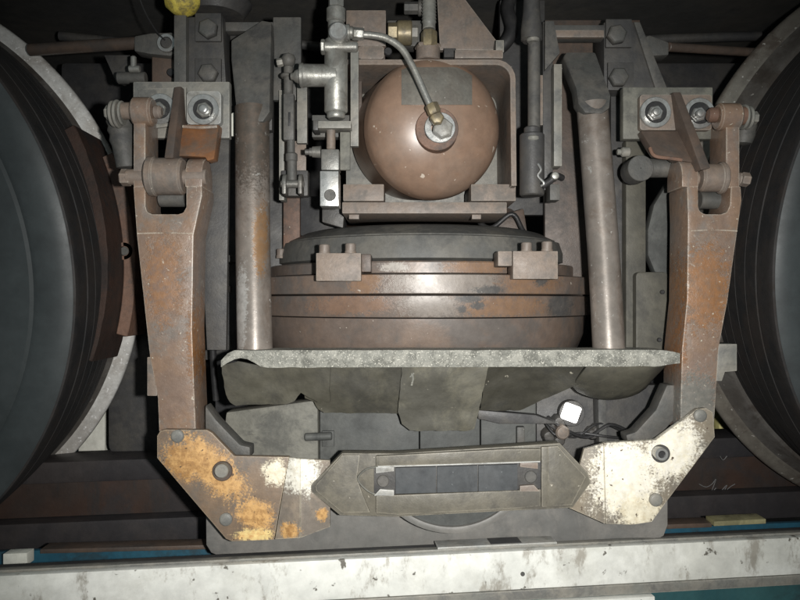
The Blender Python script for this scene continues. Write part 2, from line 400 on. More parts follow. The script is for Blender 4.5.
# pale pillar seen through the gap at lower left, yellow one at lower right
T = Thing('pillar', 'pale concrete pillar seen past the left wheel', 'pillar', W(92, 640, 1.38))
T.part('shaft', box(78, 380, 105, 640, 1.38, .06, .004), M['concrete'])
single('post_strip', box(64, 380, 71, 620, 1.38, .03, .002), M['teal'], 'narrow teal strip left of the pale pillar', 'post', W(68, 620, 1.38))
single('wall_board', box(719, 398, 765, 560, 1.46, .03, .004), M['yellow_board'], 'yellow board seen past the right wheel above the rail', 'board', W(742, 560, 1.46))
single('gap_light_strip', prism([(230.5, 114), (234, 112), (236, 118), (234.5, 128), (235, 136), (231, 136)], 1.06, .006, .001), M['concrete'], 'small pale strip standing in for light through the slit beside the left bracket plate', 'strip', W(233, 136, 1.06))  # pale strip modelled in place of light showing through the slit

# ================================================================== wheels
def wheel(cx, z, d1, R, label, rr, ms, mt, AX):
    AX = Vector(AX).normalized()
    c = Vector((cx, d1, H + z))
    T = Thing('wheel', label, 'wheel', c - Z * R + Y * .1, 'wheels on either side of the suspension')
    R0 = R
    T.part('sidewall', lathe3(c, AX, [(.03, .10), (.028, .28), (.006, .31), (-.004, .36), (-.004, R0 - .062), (.0, R0 - .058), (-.003, R0 - .05), (.0005, R0 - .022), (.004, R0 - .004), (.0045, R0 - .0035)], 160), M['tyre_side'], label='dusty blue grey sidewall')
    prof = [(.005, R0 - .0045), (.0065, R0 - .001), (.010, R0)]
    n = 6; t = .018
    for k in range(n):
        r = R0 - .0005 - .020 * (k / n) ** 1.5
        prof += [(t, r), (t + .0265, r - .001), (t + .0275, r - .0045), (t + .0305, r - .0048), (t + .031, r - .002)]
        t += .0315
    prof += [(t + .004, R0 - .03), (t + .01, .36)]
    T.part('tyre', lathe3(c, AX, prof, 160), M['tyre'], label='black ribbed tread', ang=25)
    T.part('steel_tread', lathe3(c, AX, [(.196, .34), (.197, rr - .037), (.200, rr - .034), (.212, rr - .029), (.220, rr - .0235), (.224, rr - .020), (.2242, .40)], 160), mt, label='dull worn steel tread')
    T.part('steel_flange', lathe3(c, AX, [(.2245, .40), (.225, rr - .0195), (.228, rr - .0155), (.2305, rr - .011), (.233, rr - .0055), (.235, rr - .001), (.238, rr + .0015), (.243, rr + .002), (.250, rr - .002), (.257, rr - .02), (.262, .34)], 160), ms, label='worn steel flange')
    T.part('sidewall_rib', [lathe_closed(c, AX, [(-.0045, R0 - .118), (-.0068, R0 - .116), (-.0068, R0 - .113), (-.0045, R0 - .111), (.002, R0 - .1145)], 160)], M['tyre_side'])
    T.part('hub', lathe3(c, AX, [(-.02, 0), (-.02, .07), (-.005, .08), (.029, .12), (.1, .12)], 48), M['grey'])
    return T
wl = wheel(-.953, .030, 1.0, .487, 'left black tyred wheel with a bright steel flange', .493, M['tread_steel'], M['tread_dull'], (0, 1, .125))
wr = wheel(.985, .066, 1.0, .470, 'right black tyred wheel with a dull brown steel flange', .497, M['tread_brown'], M['tread_dull'], (-.08, 1, .13))

# brake block on the left wheel
def arcblock(c, r0, r1, y0, y1, a0, a1, n=22, rag=0):
    bm = tmp(); rows = []
    for i in range(n + 1):
        a = a0 + (a1 - a0) * i / n; u = Vector((math.cos(a), 0, math.sin(a)))
        rows.append([bm.verts.new(c + u * (r + random.uniform(-rag, rag)) + Y * (y + random.uniform(-rag, rag))) for r, y in ((r0, y0), (r1, y0), (r1, y1), (r0, y1))])
    for p, q in zip(rows, rows[1:]):
        for k in range(4): bm.faces.new((p[k], p[(k + 1) % 4], q[(k + 1) % 4], q[k]))
    bm.faces.new(rows[0]); bm.faces.new(rows[-1])
    bmesh.ops.recalc_face_normals(bm, faces=bm.faces); return bev(bm, .0015, 40, 1)
cl = Vector((-.953, 1.0, H + .054))
T = Thing('brake_block', 'dark brown curved brake block pressed on the left wheel', 'brake block', cl + Vector((.49, .2, -.16)))
R_ = math.radians
T.part('pad', arcblock(cl, .458, .491, .105, .205, R_(-18), R_(27), 26, .0006), M['block'])
T.part('backing', arcblock(cl, .4925, .512, .165, .245, R_(-13), R_(22)), M['holder'], label='orange brown backing shoe')
T.part('lug', [ring(124, 251, 1.165, 9, 5, .03)], M['holder'])
T.part('lug_bolt', [disc(124, 251, 1.163, 4.5, .03, 14)], M['grey'])

# ================================================================== air reservoir in its cradle
T = Thing('reservoir_cradle', 'brown steel cradle with rounded frame carrying the air tank', 'bracket', W(425, 213, 1.1))
def frame_out(x0, y0, x1, y1, r, n=6):
    pts = []
    for cx, cy, a0 in ((x1 - r, y0 + r, -90), (x1 - r, y1 - r, 0), (x0 + r, y1 - r, 90), (x0 + r, y0 + r, 180)):
        for i in range(n + 1):
            a = math.radians(a0 + 90 * i / n); pts.append((cx + r * math.cos(a), cy + r * math.sin(a)))
    return pts
# bent strip: top, rounded corner, right side
def strip(center, th, d, depth, b=.0008):
    L = [Vector((x, y)) for x, y in center]; outp = []; inp = []
    for i, p in enumerate(L):
        t = (L[min(i + 1, len(L) - 1)] - L[max(i - 1, 0)]).normalized(); n = Vector((-t.y, t.x))
        outp.append(tuple(p + n * th / 2)); inp.append(tuple(p - n * th / 2))
    return prism(outp + inp[::-1], d, depth, b, 1)
cur = [(344, 62)] + [(496, 62)] + [(496 + 17 * math.sin(R_(a)), 79 - 17 * math.cos(R_(a))) for a in range(15, 91, 15)] + [(514, 186)]
T.part('frame_strip', strip(cur, 5.5, 1.05, .16), M['cast'])
T.part('back_plate', box(346, 66, 512, 203, 1.20, .006), M['grey_light'], label='grey green back plate')
T.part('base_bar', box(342, 202, 507, 213.5, 1.045, .17, .002), M['cast'])
T.part('saddle_block', box(343, 184, 384, 201, 1.07, .1, .002), M['cast'])
T.part('saddle_block', box(471, 184, 516, 201, 1.07, .1, .002), M['cast'])
T.part('spacer', box(472, 214, 481, 219, 1.06, .02, .001), M['cast'])
T.part('spacer', box(349, 214, 359, 219, 1.06, .02, .001), M['cast'])
T.part('side_plate', box(343, 67, 362, 120, 1.13, .01), M['brown_dark'])
T.part('support_ring', lathe3(W(430, 214.6, 1.3), -Z, [(0, .16), (.012, .175), (.02, .175)], 64), M['drum_orange'], label='orange stained ring')

T = Thing('air_reservoir', 'round brown air tank end with a pale hex plug in its centre', 'air tank', W(433, 198, 1.15))
c = W(433, 130, 1.085); R0 = 70.5 * 1.06 / F
pr = []
for i in range(15):
    a = R_(90 * i / 14); pr.append((-.062 * math.cos(a), R0 * math.sin(a)))
pr += [(.004, R0 + .0012), (.008, R0 + .0012), (.009, R0), (.115, R0)]
TA = Vector((-.26, 1, .13)).normalized()
T.part('shell', lathe3(c, TA, pr, 96), M['tank'], ang=20)
# grey data plate bent to the dished end
def onshell(px, py):
    o = Vector((0, 0, H)); dv = (W(px, py, 1) - o); t = .9
    for _ in range(700):
        q = o + dv * t - c; ya = q.dot(TA); r2 = (q - TA * ya).length_squared / R0 ** 2
        if (r2 + (ya / .062) ** 2 if ya < 0 else r2) <= 1.0: break
        t += .0004
    return o + dv * t
def plate_top(x): return max(67.5, 130 - math.sqrt(67.5 ** 2 - (x - 432) ** 2) + .5)
bm = tmp(); G = {}
nx, ny = 14, 9
for i in range(nx + 1):
    for j in range(ny + 1):
        xx = 401.5 + 70.5 * i / nx; yt_ = plate_top(xx); p = onshell(xx, yt_ + (105 - yt_) * j / ny); G[i, j] = bm.verts.new(p - Y * .0018)
for i in range(nx):
    for j in range(ny): bm.faces.new((G[i, j], G[i + 1, j], G[i + 1, j + 1], G[i, j + 1]))
r = bmesh.ops.extrude_face_region(bm, geom=bm.faces[:])
bmesh.ops.translate(bm, verts=[v for v in r['geom'] if isinstance(v, bmesh.types.BMVert)], vec=Y * .004)
bmesh.ops.recalc_face_normals(bm, faces=bm.faces)
T.part('data_plate', bm, M['paper'], label='blank grey plate across the top')
T.part('boss', [ring(437, 129, 1.011, 21.5, 13, .03)], M['holder'])
pw = T.part('washer', [ring(440, 127.5, 1.008, 15.5, 9, .02)], M['steel'])
T.part('plug', [hexa(443, 127.5, .995, 11, .02, .35)], M['pale'], label='pale hexagon plug')

# delivery pipe
T = Thing('air_pipe', 'bent steel pipe from the valve down to the tank plug', 'pipe', W(433, 118, 1.0))
T.part('pipe_run', tube([W(362, 34.5, .985), W(374, 35.5, .985), W(387, 38.5, .985), W(400, 47, .985), (W(408, 58, .985)), W(417, 76, .985), W(425, 94, .985), W(432.5, 110, .985)], 3.6 * .985 / F, 14, 5), M['alu'])
T.part('union_nut', hexrod(W(352, 33.5, .985), W(364, 34.5, .985), 6.2 * .985 / F), M['alu'])
T.part('elbow_nut', [hexrod(W(431, 104, .985), W(435, 114, .985), 7 * .985 / F), hexa(437, 117, .985, 7.5, .012, .1)], M['brass'], label='brass elbow nut')

# ================================================================== main round spring drum
ax = W(421, 300, 1.3)
def zz(py, d): return (300 - py) * d / F
DB = Vector((ax.x, ax.y, H - .10))
def db(px, py, rx, rz, ca, cb): q = W(px, py, 1.0) - DB; return (q.x, q.z, rx / F, rz / F, 0, ca, cb)
GY = ((.24, .21, .185), (.21, .18, .155)); OG = ((.245, .15, .092), (.215, .142, .102)); BL = ((.085, .083, .082), (.115, .108, .10))
M['drum_up'] = drum_mat('upper band steel', [db(446, 283, 85, 26, *GY), db(535, 283, 46, 20, *OG), db(365, 283, 22, 16, *OG), db(547, 280, 11, 9, *BL), db(490, 290, 22, 6, *BL)])
M['drum_low'] = drum_mat('lower band steel', [db(505, 307, 75, 15, *OG), db(350, 305, 60, 14, (.235, .15, .105), (.21, .14, .105)), db(430, 306, 45, 20, *GY), db(470, 299, 20, 6, *BL), db(478, 306, 12, 5, *BL), db(462, 309, 7, 6, *BL), db(572, 306, 22, 24, *BL)])
M['drum_ring'] = drum_mat('clamp ring steel', [db(480, 266, 45, 10, *OG), db(395, 266, 20, 7, (.42, .39, .35), (.3, .27, .24))])
T = Thing('spring_drum', 'large round brown drum with stepped bands under the tank', 'air spring', Vector((ax.x, ax.y, H - .10)))
O = Vector((ax.x, ax.y, H))
T.part('lower_shell', lathe3(O, Z, [(-.13, .20), (-.11, .26), (zz(356, 1.0), .283), (zz(340, 1.0), .292), (zz(319, 1.0), .296), (zz(318.4, 1.0), .29)], 128), M['drum'])
T.part('lower_band', lathe3(O, Z, [(zz(318, 1.0), .285), (zz(317.5, 1.0), .304), (zz(316.5, 1.0), .305), (zz(296, 1.0), .305), (zz(295, 1.0), .300), (zz(294.5, 1.0), .29)], 128), M['drum_low'], label='orange stained band')
T.part('upper_band', lathe3(O, Z, [(zz(294.2, 1.0), .288), (zz(293.8, 1.0), .309), (zz(293, 1.0), .310), (zz(275, 1.0), .310), (zz(274, 1.0), .308), (zz(273.8, 1.0), .28)], 128), M['drum_up'])
T.part('clamp_ring', lathe3(O, Z, [(zz(273.5, 1.02), .27), (zz(272.5, 1.02), .278), (zz(262, 1.02), .278), (zz(260.5, 1.02), .276), (zz(260, 1.02), .25)], 128), M['drum_ring'], label='thin orange stained ring')
T.part('bellows', lathe3(O, Z, [(zz(262, 1.05), .245), (zz(258, 1.05), .262), (zz(248, 1.05), .262), (zz(236, 1.06), .256), (zz(235, 1.06), .250), (zz(233.5, 1.06), .249), (zz(232, 1.08), .240), (zz(226, 1.08), .222), (zz(223, 1.08), .205), (zz(221.5, 1.09), .17)], 128), M['rubber'], label='grey rubber bellows')
blk = T.part('clamp_block', box(316, 253, 361, 281, .985, .05, .0015), M['cast'])
bt = T.part('clamp_bolt', lathe3(W(324.5, 253, 1.0), Z, [(-.004, .0085), (.0005, .0085), (.001, .0078), (.0105, .0078), (.012, .0066), (.012, 0)], 18), M['cast'])
T.rep(bt, (324.5, 253, 1.0), (350.5, 252, 1.0))
T.rep(blk, (316, 253, .985), (513, 251, .985))
T.rep(bt, (324.5, 253, 1.0), (526.5, 251, 1.0)); T.rep(bt, (324.5, 253, 1.0), (547, 250, 1.0))
T.part('clamp_tab', box(498, 251, 512, 266, .995, .05), M['cast'])
T.part('clamp_tab', box(361.5, 254, 371, 272, 1.0, .05), M['brown_dark'])
T.rep(bt, (324.5, 253, 1.0), (583, 262, 1.24)); T.rep(bt, (324.5, 253, 1.0), (572, 264, 1.22)); T.rep(bt, (324.5, 253, 1.0), (281, 256, 1.2))
T.part('bolt_flange', lathe3(O + Z * zz(273.3, 1.0), Z, [(0, .27), (.004, .272)], 48), M['grey'])

# ================================================================== posts
def post(pts, r, name, label, flat, base):
    T = Thing(name, label, 'post', base, 'tube posts either side of the drum')
    T.part('tube', tube(pts, r, 28, 4), M['post_left'] if 'left' in label else M['post'])
    return T
T = post([W(252, 108, 1.035), W(252.5, 170, 1.03), W(253, 250, 1.02), W(255, 352, 1.0)], 17.2 * 1.02 / F, 'post', 'left worn grey tube post streaked with orange rust', None, W(255, 352, 1.0))
T.part('flattened_head', jitter(slant([(231, 40, 1.05), (262, 20, 1.06), (272, 22, 1.06), (270, 112, 1.015), (263, 122, 1.012), (243, 122, 1.012), (236, 112, 1.015), (231, 60, 1.045)], .004, .03), .0008), M['grey'], label='flattened grey head')
T = post([W(592, 104, 1.035), W(598, 180, 1.03), W(604, 260, 1.02), W(609, 352, 1.0)], 15.6 * 1.02 / F, 'post', 'right dull grey tube post without orange rust', None, W(609, 352, 1.0))
T.part('flattened_head', jitter(slant([(563, 57, 1.07), (566, 52, 1.07), (596, 52, 1.07), (611, 95, 1.02), (610, 108, 1.012), (602, 114, 1.01), (585, 113, 1.01), (578, 103, 1.012), (576, 88, 1.03)], .004, .03), .0008), M['grey'], label='flattened grey head bent to the left')

# ================================================================== left hanger arm
def pinx(x0, x1, y, d, r, seg=20, c=.0012): return rod(W(x0, y, d), W(x1, y, d), r * d / F, seg, c)
AB = W(180, 432, .97)
def ab(px, py, rx, rz, ca, cb, base, d): q = W(px, py, d) - base; return (q.x, q.z, rx * d / F, rz * d / F, 0, ca, cb)
M['arm_left'] = arm_mat('brown arm paint with rust', [ab(163, 280, 26, 62, (.27, .145, .075), (.21, .14, .105), AB, .945), ab(203, 340, 16, 60, (.28, .125, .04), (.22, .105, .045), AB, .96)])
AC = W(700, 412, .97)
M['arm_right'] = arm_mat('brown arm paint with orange rust', [ab(707, 290, 36, 60, (.26, .125, .052), (.21, .125, .075), AC, .96), ab(676, 300, 14, 110, (.28, .12, .04), (.2, .1, .05), AC, .96), ab(697, 405, 30, 42, (.15, .15, .135), (.18, .17, .15), AC, .96)])
T = Thing('shoe_hanger', 'left rusty brown forked hanger beside the left wheel', 'hanger', W(180, 432, .97), 'forked arms carrying the shoe gear')
T.part('beam', prism([(133, 186), (136.5, 235), (149.5, 356), (157.5, 398), (159, 436), (196, 436), (192, 330), (193.5, 235), (202, 196), (202, 186), (186, 186), (186, 207), (183, 212.5), (178, 214), (152, 214), (147, 211.5), (145.5, 206), (145.5, 186)], .945, .062, .0025), M['arm_left'])
T.part('weld_seam', tube([W(137.5, 233.5, .9452), W(166, 233, .9442), W(193, 233.5, .9452)], .0011, 8, 6), M['arm'])
T.part('side_lug', box(147, 357, 157, 396, .947, .05, .0015), M['cast'])
def eye(x0, x1, ytop, ybot, yc, r, d, depth_r):
    """plate in the depth plane with rounded top: seen edge on from the front"""
    zc = W(0, yc, d).z; dc = d + depth_r * .9; zb = W(0, ybot, d).z; R = r * d / F
    prof = [(dc - R, zb)] + [(dc - R * math.cos(R_(a)), zc + R * math.sin(R_(a))) for a in range(0, 181, 15)] + [(dc + R, zb)]
    X0 = W(x0, yc, d).x; X1 = W(x1, yc, d).x
    return prism3([Vector((X0, y, z)) for y, z in prof], Vector((X1 - X0, 0, 0)), .0018)
T.part('outer_prong', [eye(133, 145, 97, 187, 113, 19, .945, .03)], M['arm'])
T.part('eye_boss', pinx(133.5, 154, 112, .955, 14.5, 26, .003), M['arm'])
T.part('inner_prong', [eye(185, 202, 157, 187, 175, 20, .945, .03)], M['arm'])
T.part('pivot_bush', [pinx(152, 184.5, 176.5, .955, 18.5, 28, .003), pinx(149, 157, 176.5, .955, 19.8, 28, .002)], M['cast'])
T.part('bush_sleeve', pinx(160, 186, 198, .985, 9, 20), M['grey'])
T.part('pivot_pin', [pinx(127, 207, 177, .955, 8, 18), hexrod(W(121, 177.5, .955), W(131, 177.5, .955), 8.5 * .955 / F)], M['cast'])
T.part('upper_pin', pinx(117, 134, 111, .955, 8.5), M['cast']); T.part('pin_end', pinx(153, 162, 112, .955, 6.5, 16, .003), M['cast'])
T.part('upper_nut', hexrod(W(106, 113, .958), W(116, 113, .958), 7.5 * .955 / F), M['grey_light'])
T.part('upper_washer', [pinx(112, 115, 114, .955, 13, 26, .002), pinx(116.5, 119.5, 114, .955, 14, 26, .002), pinx(121, 123.5, 113, .955, 12, 26, .002)], M['grey_light'])
T.part('boot', lathe3(W(120, 117, .985), Vector((.10, .1, -1)), [(0, .018), (.006, .0195), (.012, .0175), (.018, .0195), (.024, .017), (.032, .0185), (.04, .016), (.07, .014), (.075, 0)], 24), M['grey'], label='ribbed grey rubber boot')
# bracket plate behind it
T = Thing('bracket_plate', 'left grey bracket plate with a nut on a bright square pad', 'bracket', W(180, 160, 1.0), 'bracket plates the arms hang from')
T.part('plate', box(133, 81.5, 229.5, 138, .995, .014, .002), M['grey_light'])
T.part('lower_skirt', prism([(196, 138), (229, 138), (226, 350), (207, 350)], 1.012, .01, .001), M['dark2'], label='dark skirt below the plate')
T.part('shim', prism([(138, 89), (186, 87), (186, 124), (140, 130)], .989, .0055, .001), M['grey_light'])
T.part('square_pad', prism(frame_out(186.5, 91, 221, 124.5, 4, 3), .981, .0135, .0022), M['pale'], label='bright worn square pad')
wsh = T.part('washer', ring(203, 109, .977, 15.5, 10, .0039), M['steel'])
nut = T.part('nut', [hexa(203, 109, .968, 7.8, .0085, .3)], M['alu'])
T.part('stud', disc(203, 108.5, .960, 4.8, .02, 16, .001, .001), M['steel'], parent=nut)
dsk = T.part('recess', disc(203, 109, .9765, 10.6, .003, 26), M['black']); T.rep(dsk, (203, 109, .9765), (160, 108.5, .9835)); T.rep(wsh, (203, 109, .977), (160, 108.5, .984)); T.rep(nut, (203, 109, .968), (157.5, 108.5, .978))
T.part('rib', prism3([W(174, 87, .978), W(181, 86, .978), W(173, 158, .935), W(164, 158, .935)], Vector((.004, .05, 0)), .002), M['brown_dark'], label='dark brown upright rib')
T.part('shelf', slant([(181, 124.6, .978), (219, 124.6, .978), (216, 146, .965), (214, 159, .956), (207, 161, .956), (205, 157, .957), (186, 156, .957), (175, 156, .957)], .002, .022), M['arm_orange'], label='orange rusty shelf')
T.part('shelf_lip', tube([W(183, 126.5, .974), W(200, 127.5, .972), W(217, 126.5, .974)], .0022, 8, 4), M['arm'])
# ================================================================== right hanger arm
T = Thing('shoe_hanger', 'right orange brown forked hanger beside the right wheel', 'hanger', W(700, 412, .97), 'forked arms carrying the shoe gear')
T.part('beam', prism([(687, 186), (688, 220), (687, 300), (682, 350), (680, 430), (714, 430), (719, 348), (728, 300), (737, 235), (742, 200), (741, 186), (731, 186), (730, 205), (727, 212), (721, 214), (705, 214), (700, 211), (698.5, 206), (698.5, 186)], .96, .066, .0025), M['arm_right'])
T.part('weld_seam', tube([W(690, 231, .9602), W(712, 230, .9592), W(737, 231, .9602)], .0011, 8, 6), M['arm'])
T.part('side_lug', prism([(718.5, 344), (737, 344), (737, 371), (725, 372), (722, 381), (716, 381)], .965, .04, .001), M['grey_light'])
T.part('outer_prong', [eye(726.5, 740, 103, 188, 120, 19, .96, .03)], M['arm'])
T.part('eye_boss', pinx(716.5, 739, 117, .97, 13.5, 26, .003), M['arm'])
T.part('inner_prong', [eye(682, 698.5, 157, 187, 176, 20, .96, .03)], M['arm'])
T.part('hub_disc', [pinx(675, 684, 178, .985, 12, 22, .003)], M['arm_orange'])
T.part('pivot_bush', [pinx(699, 722, 178, .97, 14, 28, .003), pinx(719, 724, 178, .97, 16, 28, .002)], M['cast'])
T.part('bush_sleeve', pinx(699, 728, 200, 1.0, 9, 20), M['grey'])
T.part('pivot_pin', [pinx(680, 748, 179, .975, 6.5, 18), hexrod(W(741, 179, .97), W(749, 180, .97), 7 * .97 / F)], M['cast'])
T.part('upper_pin', pinx(738, 745, 116, .97, 9), M['holder']); T.part('pin_end', pinx(708, 718, 115, .968, 7.5, 18, .003), M['holder'])
T.part('upper_washer', [pinx(742, 745, 117, .975, 12.5, 26, .002), pinx(747, 750, 118, .975, 11.5, 26, .002)], M['grey_light'])
T.part('upper_nut', hexrod(W(750, 118, .975), W(757, 118, .975), 6.5 * .97 / F), M['grey_light'])
T.part('boot', lathe3(W(746, 122, 1.0), Vector((-.10, .1, -1)), [(0, .015), (.006, .0155), (.012, .0145), (.018, .015), (.03, .012), (.034, 0)], 24), M['grey'], label='short grey rubber boot')
T = Thing('bracket_plate', 'right pale edged bracket plate with a brown pad', 'bracket', W(680, 165, 1.0), 'bracket plates the arms hang from')
T.part('plate', box(623, 87, 713, 139, 1.008, .016, .002), M['casing'])
T.part('square_pad', prism(frame_out(640, 94.5, 712, 130, 3, 3), .996, .0115, .002), M['cast'])
wsh = T.part('washer', ring(656, 112, .990, 15.5, 11, .0058), M['steel'])
dsk = T.part('recess', disc(656, 112, .9912, 11, .004, 24), M['black'])
nut = T.part('nut', [hexa(656.5, 112, .980, 7.6, .0115, .2)], M['steel'])
T.part('stud', disc(657, 111.5, .972, 4.2, .02, 16, .001, .0012), M['steel'], parent=nut)
T.rep(wsh, (656, 112, .990), (700, 113, .990)); T.rep(dsk, (656, 112, .9915), (700, 113, .9915)); T.rep(nut, (656.5, 112, .980), (700, 113.5, .982))
T.part('rib', prism3([W(673, 92, .99), W(681, 92, .99), W(711, 168, .945), W(701, 170, .945)], Vector((-.006, .05, 0)), .002), M['brown_dark'], label='dark brown slanting rib')
T.part('shelf', slant([(641, 131, .992), (690, 131, .992), (704, 164, .962), (676, 160, .966), (672, 157, .967), (656, 155, .968), (651, 148, .975)], .002, .02), M['brown_dark'], label='brown sloping shelf')
T.part('shelf_lip', tube([W(650, 148, .973), W(655, 156, .967), (W(672, 158.5, .965)), W(682, 160, .964)], .0025, 8, 4), M['holder'], label='orange rusty lip')
single('link_rod', [rodp(641, 168, 1.02, 690, 168, 1.02, 9.5, 22, .004), ring(641, 168, 1.0, 13, 0.5, .035)], M['grey'], 'short grey rod end under the right bracket plate', 'rod', W(660, 178, 1.02))
single('grease_plug', [rodp(630, 152, 1.02, 621, 152, 1.02, 5, 16, .002), rodp(621, 152, 1.02, 617, 152, 1.02, 3, 12, .001)], M['grey_light'], 'small round grease plug left of the right bracket plate', 'plug', W(624, 157, 1.02))

# ================================================================== lower gusset plates
WH1, WH2 = (.80, .74, .58), (.66, .58, .42)
OR1, OR2 = (.62, .37, .145), (.34, .18, .065)
gb = W(225, 541, .93)
def rel(px, py, base, d=.93): q = W(px, py, d) - base; return q.x, q.z
def blob(px, py, rx, rz, rot, ca, cb, base, d=.93):
    a, b_ = rel(px, py, base, d); return (a, b_, rx * d / F, rz * d / F, R_(rot), ca, cb)
LB = [blob(212, 468, 62, 25, -43, OR1, OR2, gb), blob(182, 462, 30, 22, -45, OR2, OR1, gb), blob(255, 515, 26, 22, -25, OR1, OR2, gb), blob(255, 535, 26, 9, 0, (.78, .6, .26), OR1, gb), blob(275, 472, 17, 17, -10, WH1, WH2, gb)]
M['gusset_left'] = mat('orange flaked paint', (.17, .125, .09), (.215, .15, .10), (.135, .12, .105), rough=.5, s=16, bump=.3, edge=(.5, .42, .3), blobs=LB, chips=(.10, .065, .04), chip_t=.66, chips2=((.20, .12, .06), .625))
LB2 = [blob(300, 473, 26, 27, -60, (.84, .82, .73), (.66, .62, .52), gb), blob(290, 530, 14, 12, 0, OR1, OR2, gb), blob(322, 515, 8, 9, 0, OR1, OR2, gb)]
M['gusset_left_tab'] = mat('white flaked paint', (.21, .18, .15), (.27, .22, .17), (.16, .14, .12), rough=.45, s=18, bump=.3, edge=(.6, .55, .42), blobs=LB2, chips=(.13, .10, .075), chip_t=.67)
T = Thing('gusset_plate', 'left gusset plate with flaking orange and white paint', 'plate', gb, 'gusset plates joining the arms to the shoe')
T.part('plate', prism([(157, 436), (160, 431), (165, 429.5), (207, 430), (212, 433), (234, 456), (289, 457), (274, 540), (232, 541.5), (226, 539), (157, 458)], .93, .01, .0012), M['gusset_left'])
T.part('bent_tab', [slant([(289, 457.5, .931), (300.5, 459, .922), (300.5, 538, .922), (275, 539.5, .931)], .0008, .007), slant([(300.5, 459, .922), (330, 460.5, .935), (330, 527, .935), (300.5, 538, .922)], .0008, .007)], M['gusset_left_tab'], label='bent tab with a white patch')
rv = T.part('rivet', disc(177, 436.5, .926, 6.5, .005, 22, .0012, .0008), M['grey_light'])
T.rep(rv, (177, 436.5, .926), (225.5, 520, .926))
bw = T.part('bolt_washer', disc(222, 471.5, .9255, 10, .005, 24), M['brown_dark'])
T.part('bolt_head', disc(221, 471.5, .914, 7, .014, 20, .0015), M['grey_light'])
T.part('backing_gusset', prism([(205, 432), (205, 405), (216, 420), (240, 445), (250, 447), (250, 458), (232, 457)], .96, .03, .003), M['grey'], label='grey inner gusset')
hb = W(665, 523, .95)
def b2(px, py, rx, rz, rot, ca=WH1, cb=WH2): return blob(px, py, rx, rz, rot, ca, cb, hb, .95)
RBm = [b2(625, 480, 46, 52, 0, (.84, .80, .70), WH1), b2(672, 450, 36, 45, -38, (.84, .80, .70), WH1), b2(640, 512, 32, 22, 0, WH1, WH2), b2(622, 462, 36, 30, 0, (.84, .8, .7), (.8, .74, .6))]
M['gusset_right'] = mat('white flaked paint on grey', (.20, .175, .14), (.25, .21, .155), (.16, .145, .125), rough=.5, s=16, bump=.3, edge=(.55, .5, .4), blobs=RBm, chips=(.12, .09, .065), chip_t=.645, chips2=((.34, .27, .18), .635))
T = Thing('gusset_plate', 'right gusset plate covered in flaking white paint', 'plate', hb, 'gusset plates joining the arms to the shoe')
T.part('plate', prism([(604, 443), (656, 440), (687, 417), (697, 409), (706, 408), (713, 412), (715, 437), (668, 500), (652, 522), (632, 525), (606, 524)], .95, .01, .0012), M['gusset_right'])
T.part('bent_tab', slant([(584, 449, .957), (603.5, 443.5, .951), (605.5, 524, .951), (569, 508, .957)], .0008, .007), M['gusset_right'], label='bent white tab')
T.rep(rv, (177, 436.5, .926), (701, 416, .945)).parent = T.o
for oo in T.o.children:
    if oo.name.startswith('rivet'): oo.location = oo.location + (gb - hb)
rv2 = T.part('rivet', disc(656.5, 500.5, .945, 6.5, .006, 22, .0012, .0008), M['grey_light'])
T.part('bolt_washer', disc(661.5, 454, .9455, 9, .005, 24), M['dark2'])
T.part('bolt_head', [ring(662, 454.5, .934, 6.5, 3.8, .013, 22)], M['steel'])
T.part('bolt_socket', disc(662, 454.5, .9365, 3.9, .008, 16), M['black'])
T.part('backing_gusset', prism([(683, 385), (683, 410), (660, 436), (650, 441), (628, 443), (626, 435), (636, 432), (656, 410), (667, 385)], .985, .03, .003), M['grey'], label='grey inner gusset')

# ================================================================== contact shoe beam
sb = W(450, 515, .93)
T = Thing('contact_shoe', 'grey bar between the gussets holding blue grey strips', 'shoe', sb)
# base plate with a real slot: built from four borders
d = .925
out = [(310.5, 486), (342, 453), (398, 453.5), (508, 446.5), (560, 443), (588, 473), (591, 483), (573, 508), (510, 511), (398, 517), (340, 515.5), (311, 492)]
T.part('holder_plate', prism(out, d, .022, .002), M['shoe'])
T.part('top_rail', prism([(376, 456), (398, 455), (508, 449), (541, 449), (541, 462), (376, 466.5)], d - .008, .0075, .0015), M['shoe'])
T.part('bottom_rail', prism([(376, 496), (541, 489.5), (541, 506), (510, 509), (398, 515), (376, 513)], d - .008, .0075, .0015), M['shoe'])
T.part('end_plate', prism([(315, 486), (342, 455), (360, 455), (357, 478), (361, 490), (370, 512.5), (342, 513), (316, 491)], d - .0045, .004, .001), M['shoe'])
T.part('end_plate', prism([(586, 477), (558, 446), (543, 447), (548, 476), (543, 507), (572, 505)], d - .0045, .004, .001), M['shoe'])
T.part('slot_rim', tube([W(378, 495.5, d - .005), W(368, 491, d - .005), W(359, 482, d - .005), W(359, 476, d - .005), W(367, 469, d - .005), W(380, 466.5, d - .006)], .0013, 8, 5), M['casing'])
T.part('slot_back', prism([(374, 466), (541, 461), (541, 490), (374, 496)], d - .0015, .001, .0002), M['dark2'], label='dark floor of the slot')
T.part('slot_edge', tube([W(378, 466.6, d - .0085), W(430, 465.2, d - .0085), W(480, 463.6, d - .0085), W(540, 461.6, d - .0085)], .0009, 8, 4), M['pale'], label='thin bright edge above the strips')
slope = -4.2 / 144
def sy(x, y): return y + (x - 394) * slope
for x0, x1 in ((395.5, 436), (437, 477.5), (478.5, 517.5)):
    T.part('contact_strip', prism([(x0, sy(x0, 468)), (x1, sy(x1, 468)), (x1, sy(x1, 494)), (x0, sy(x0, 494))], d - .0055, .0052, .0006), M['carbon'])
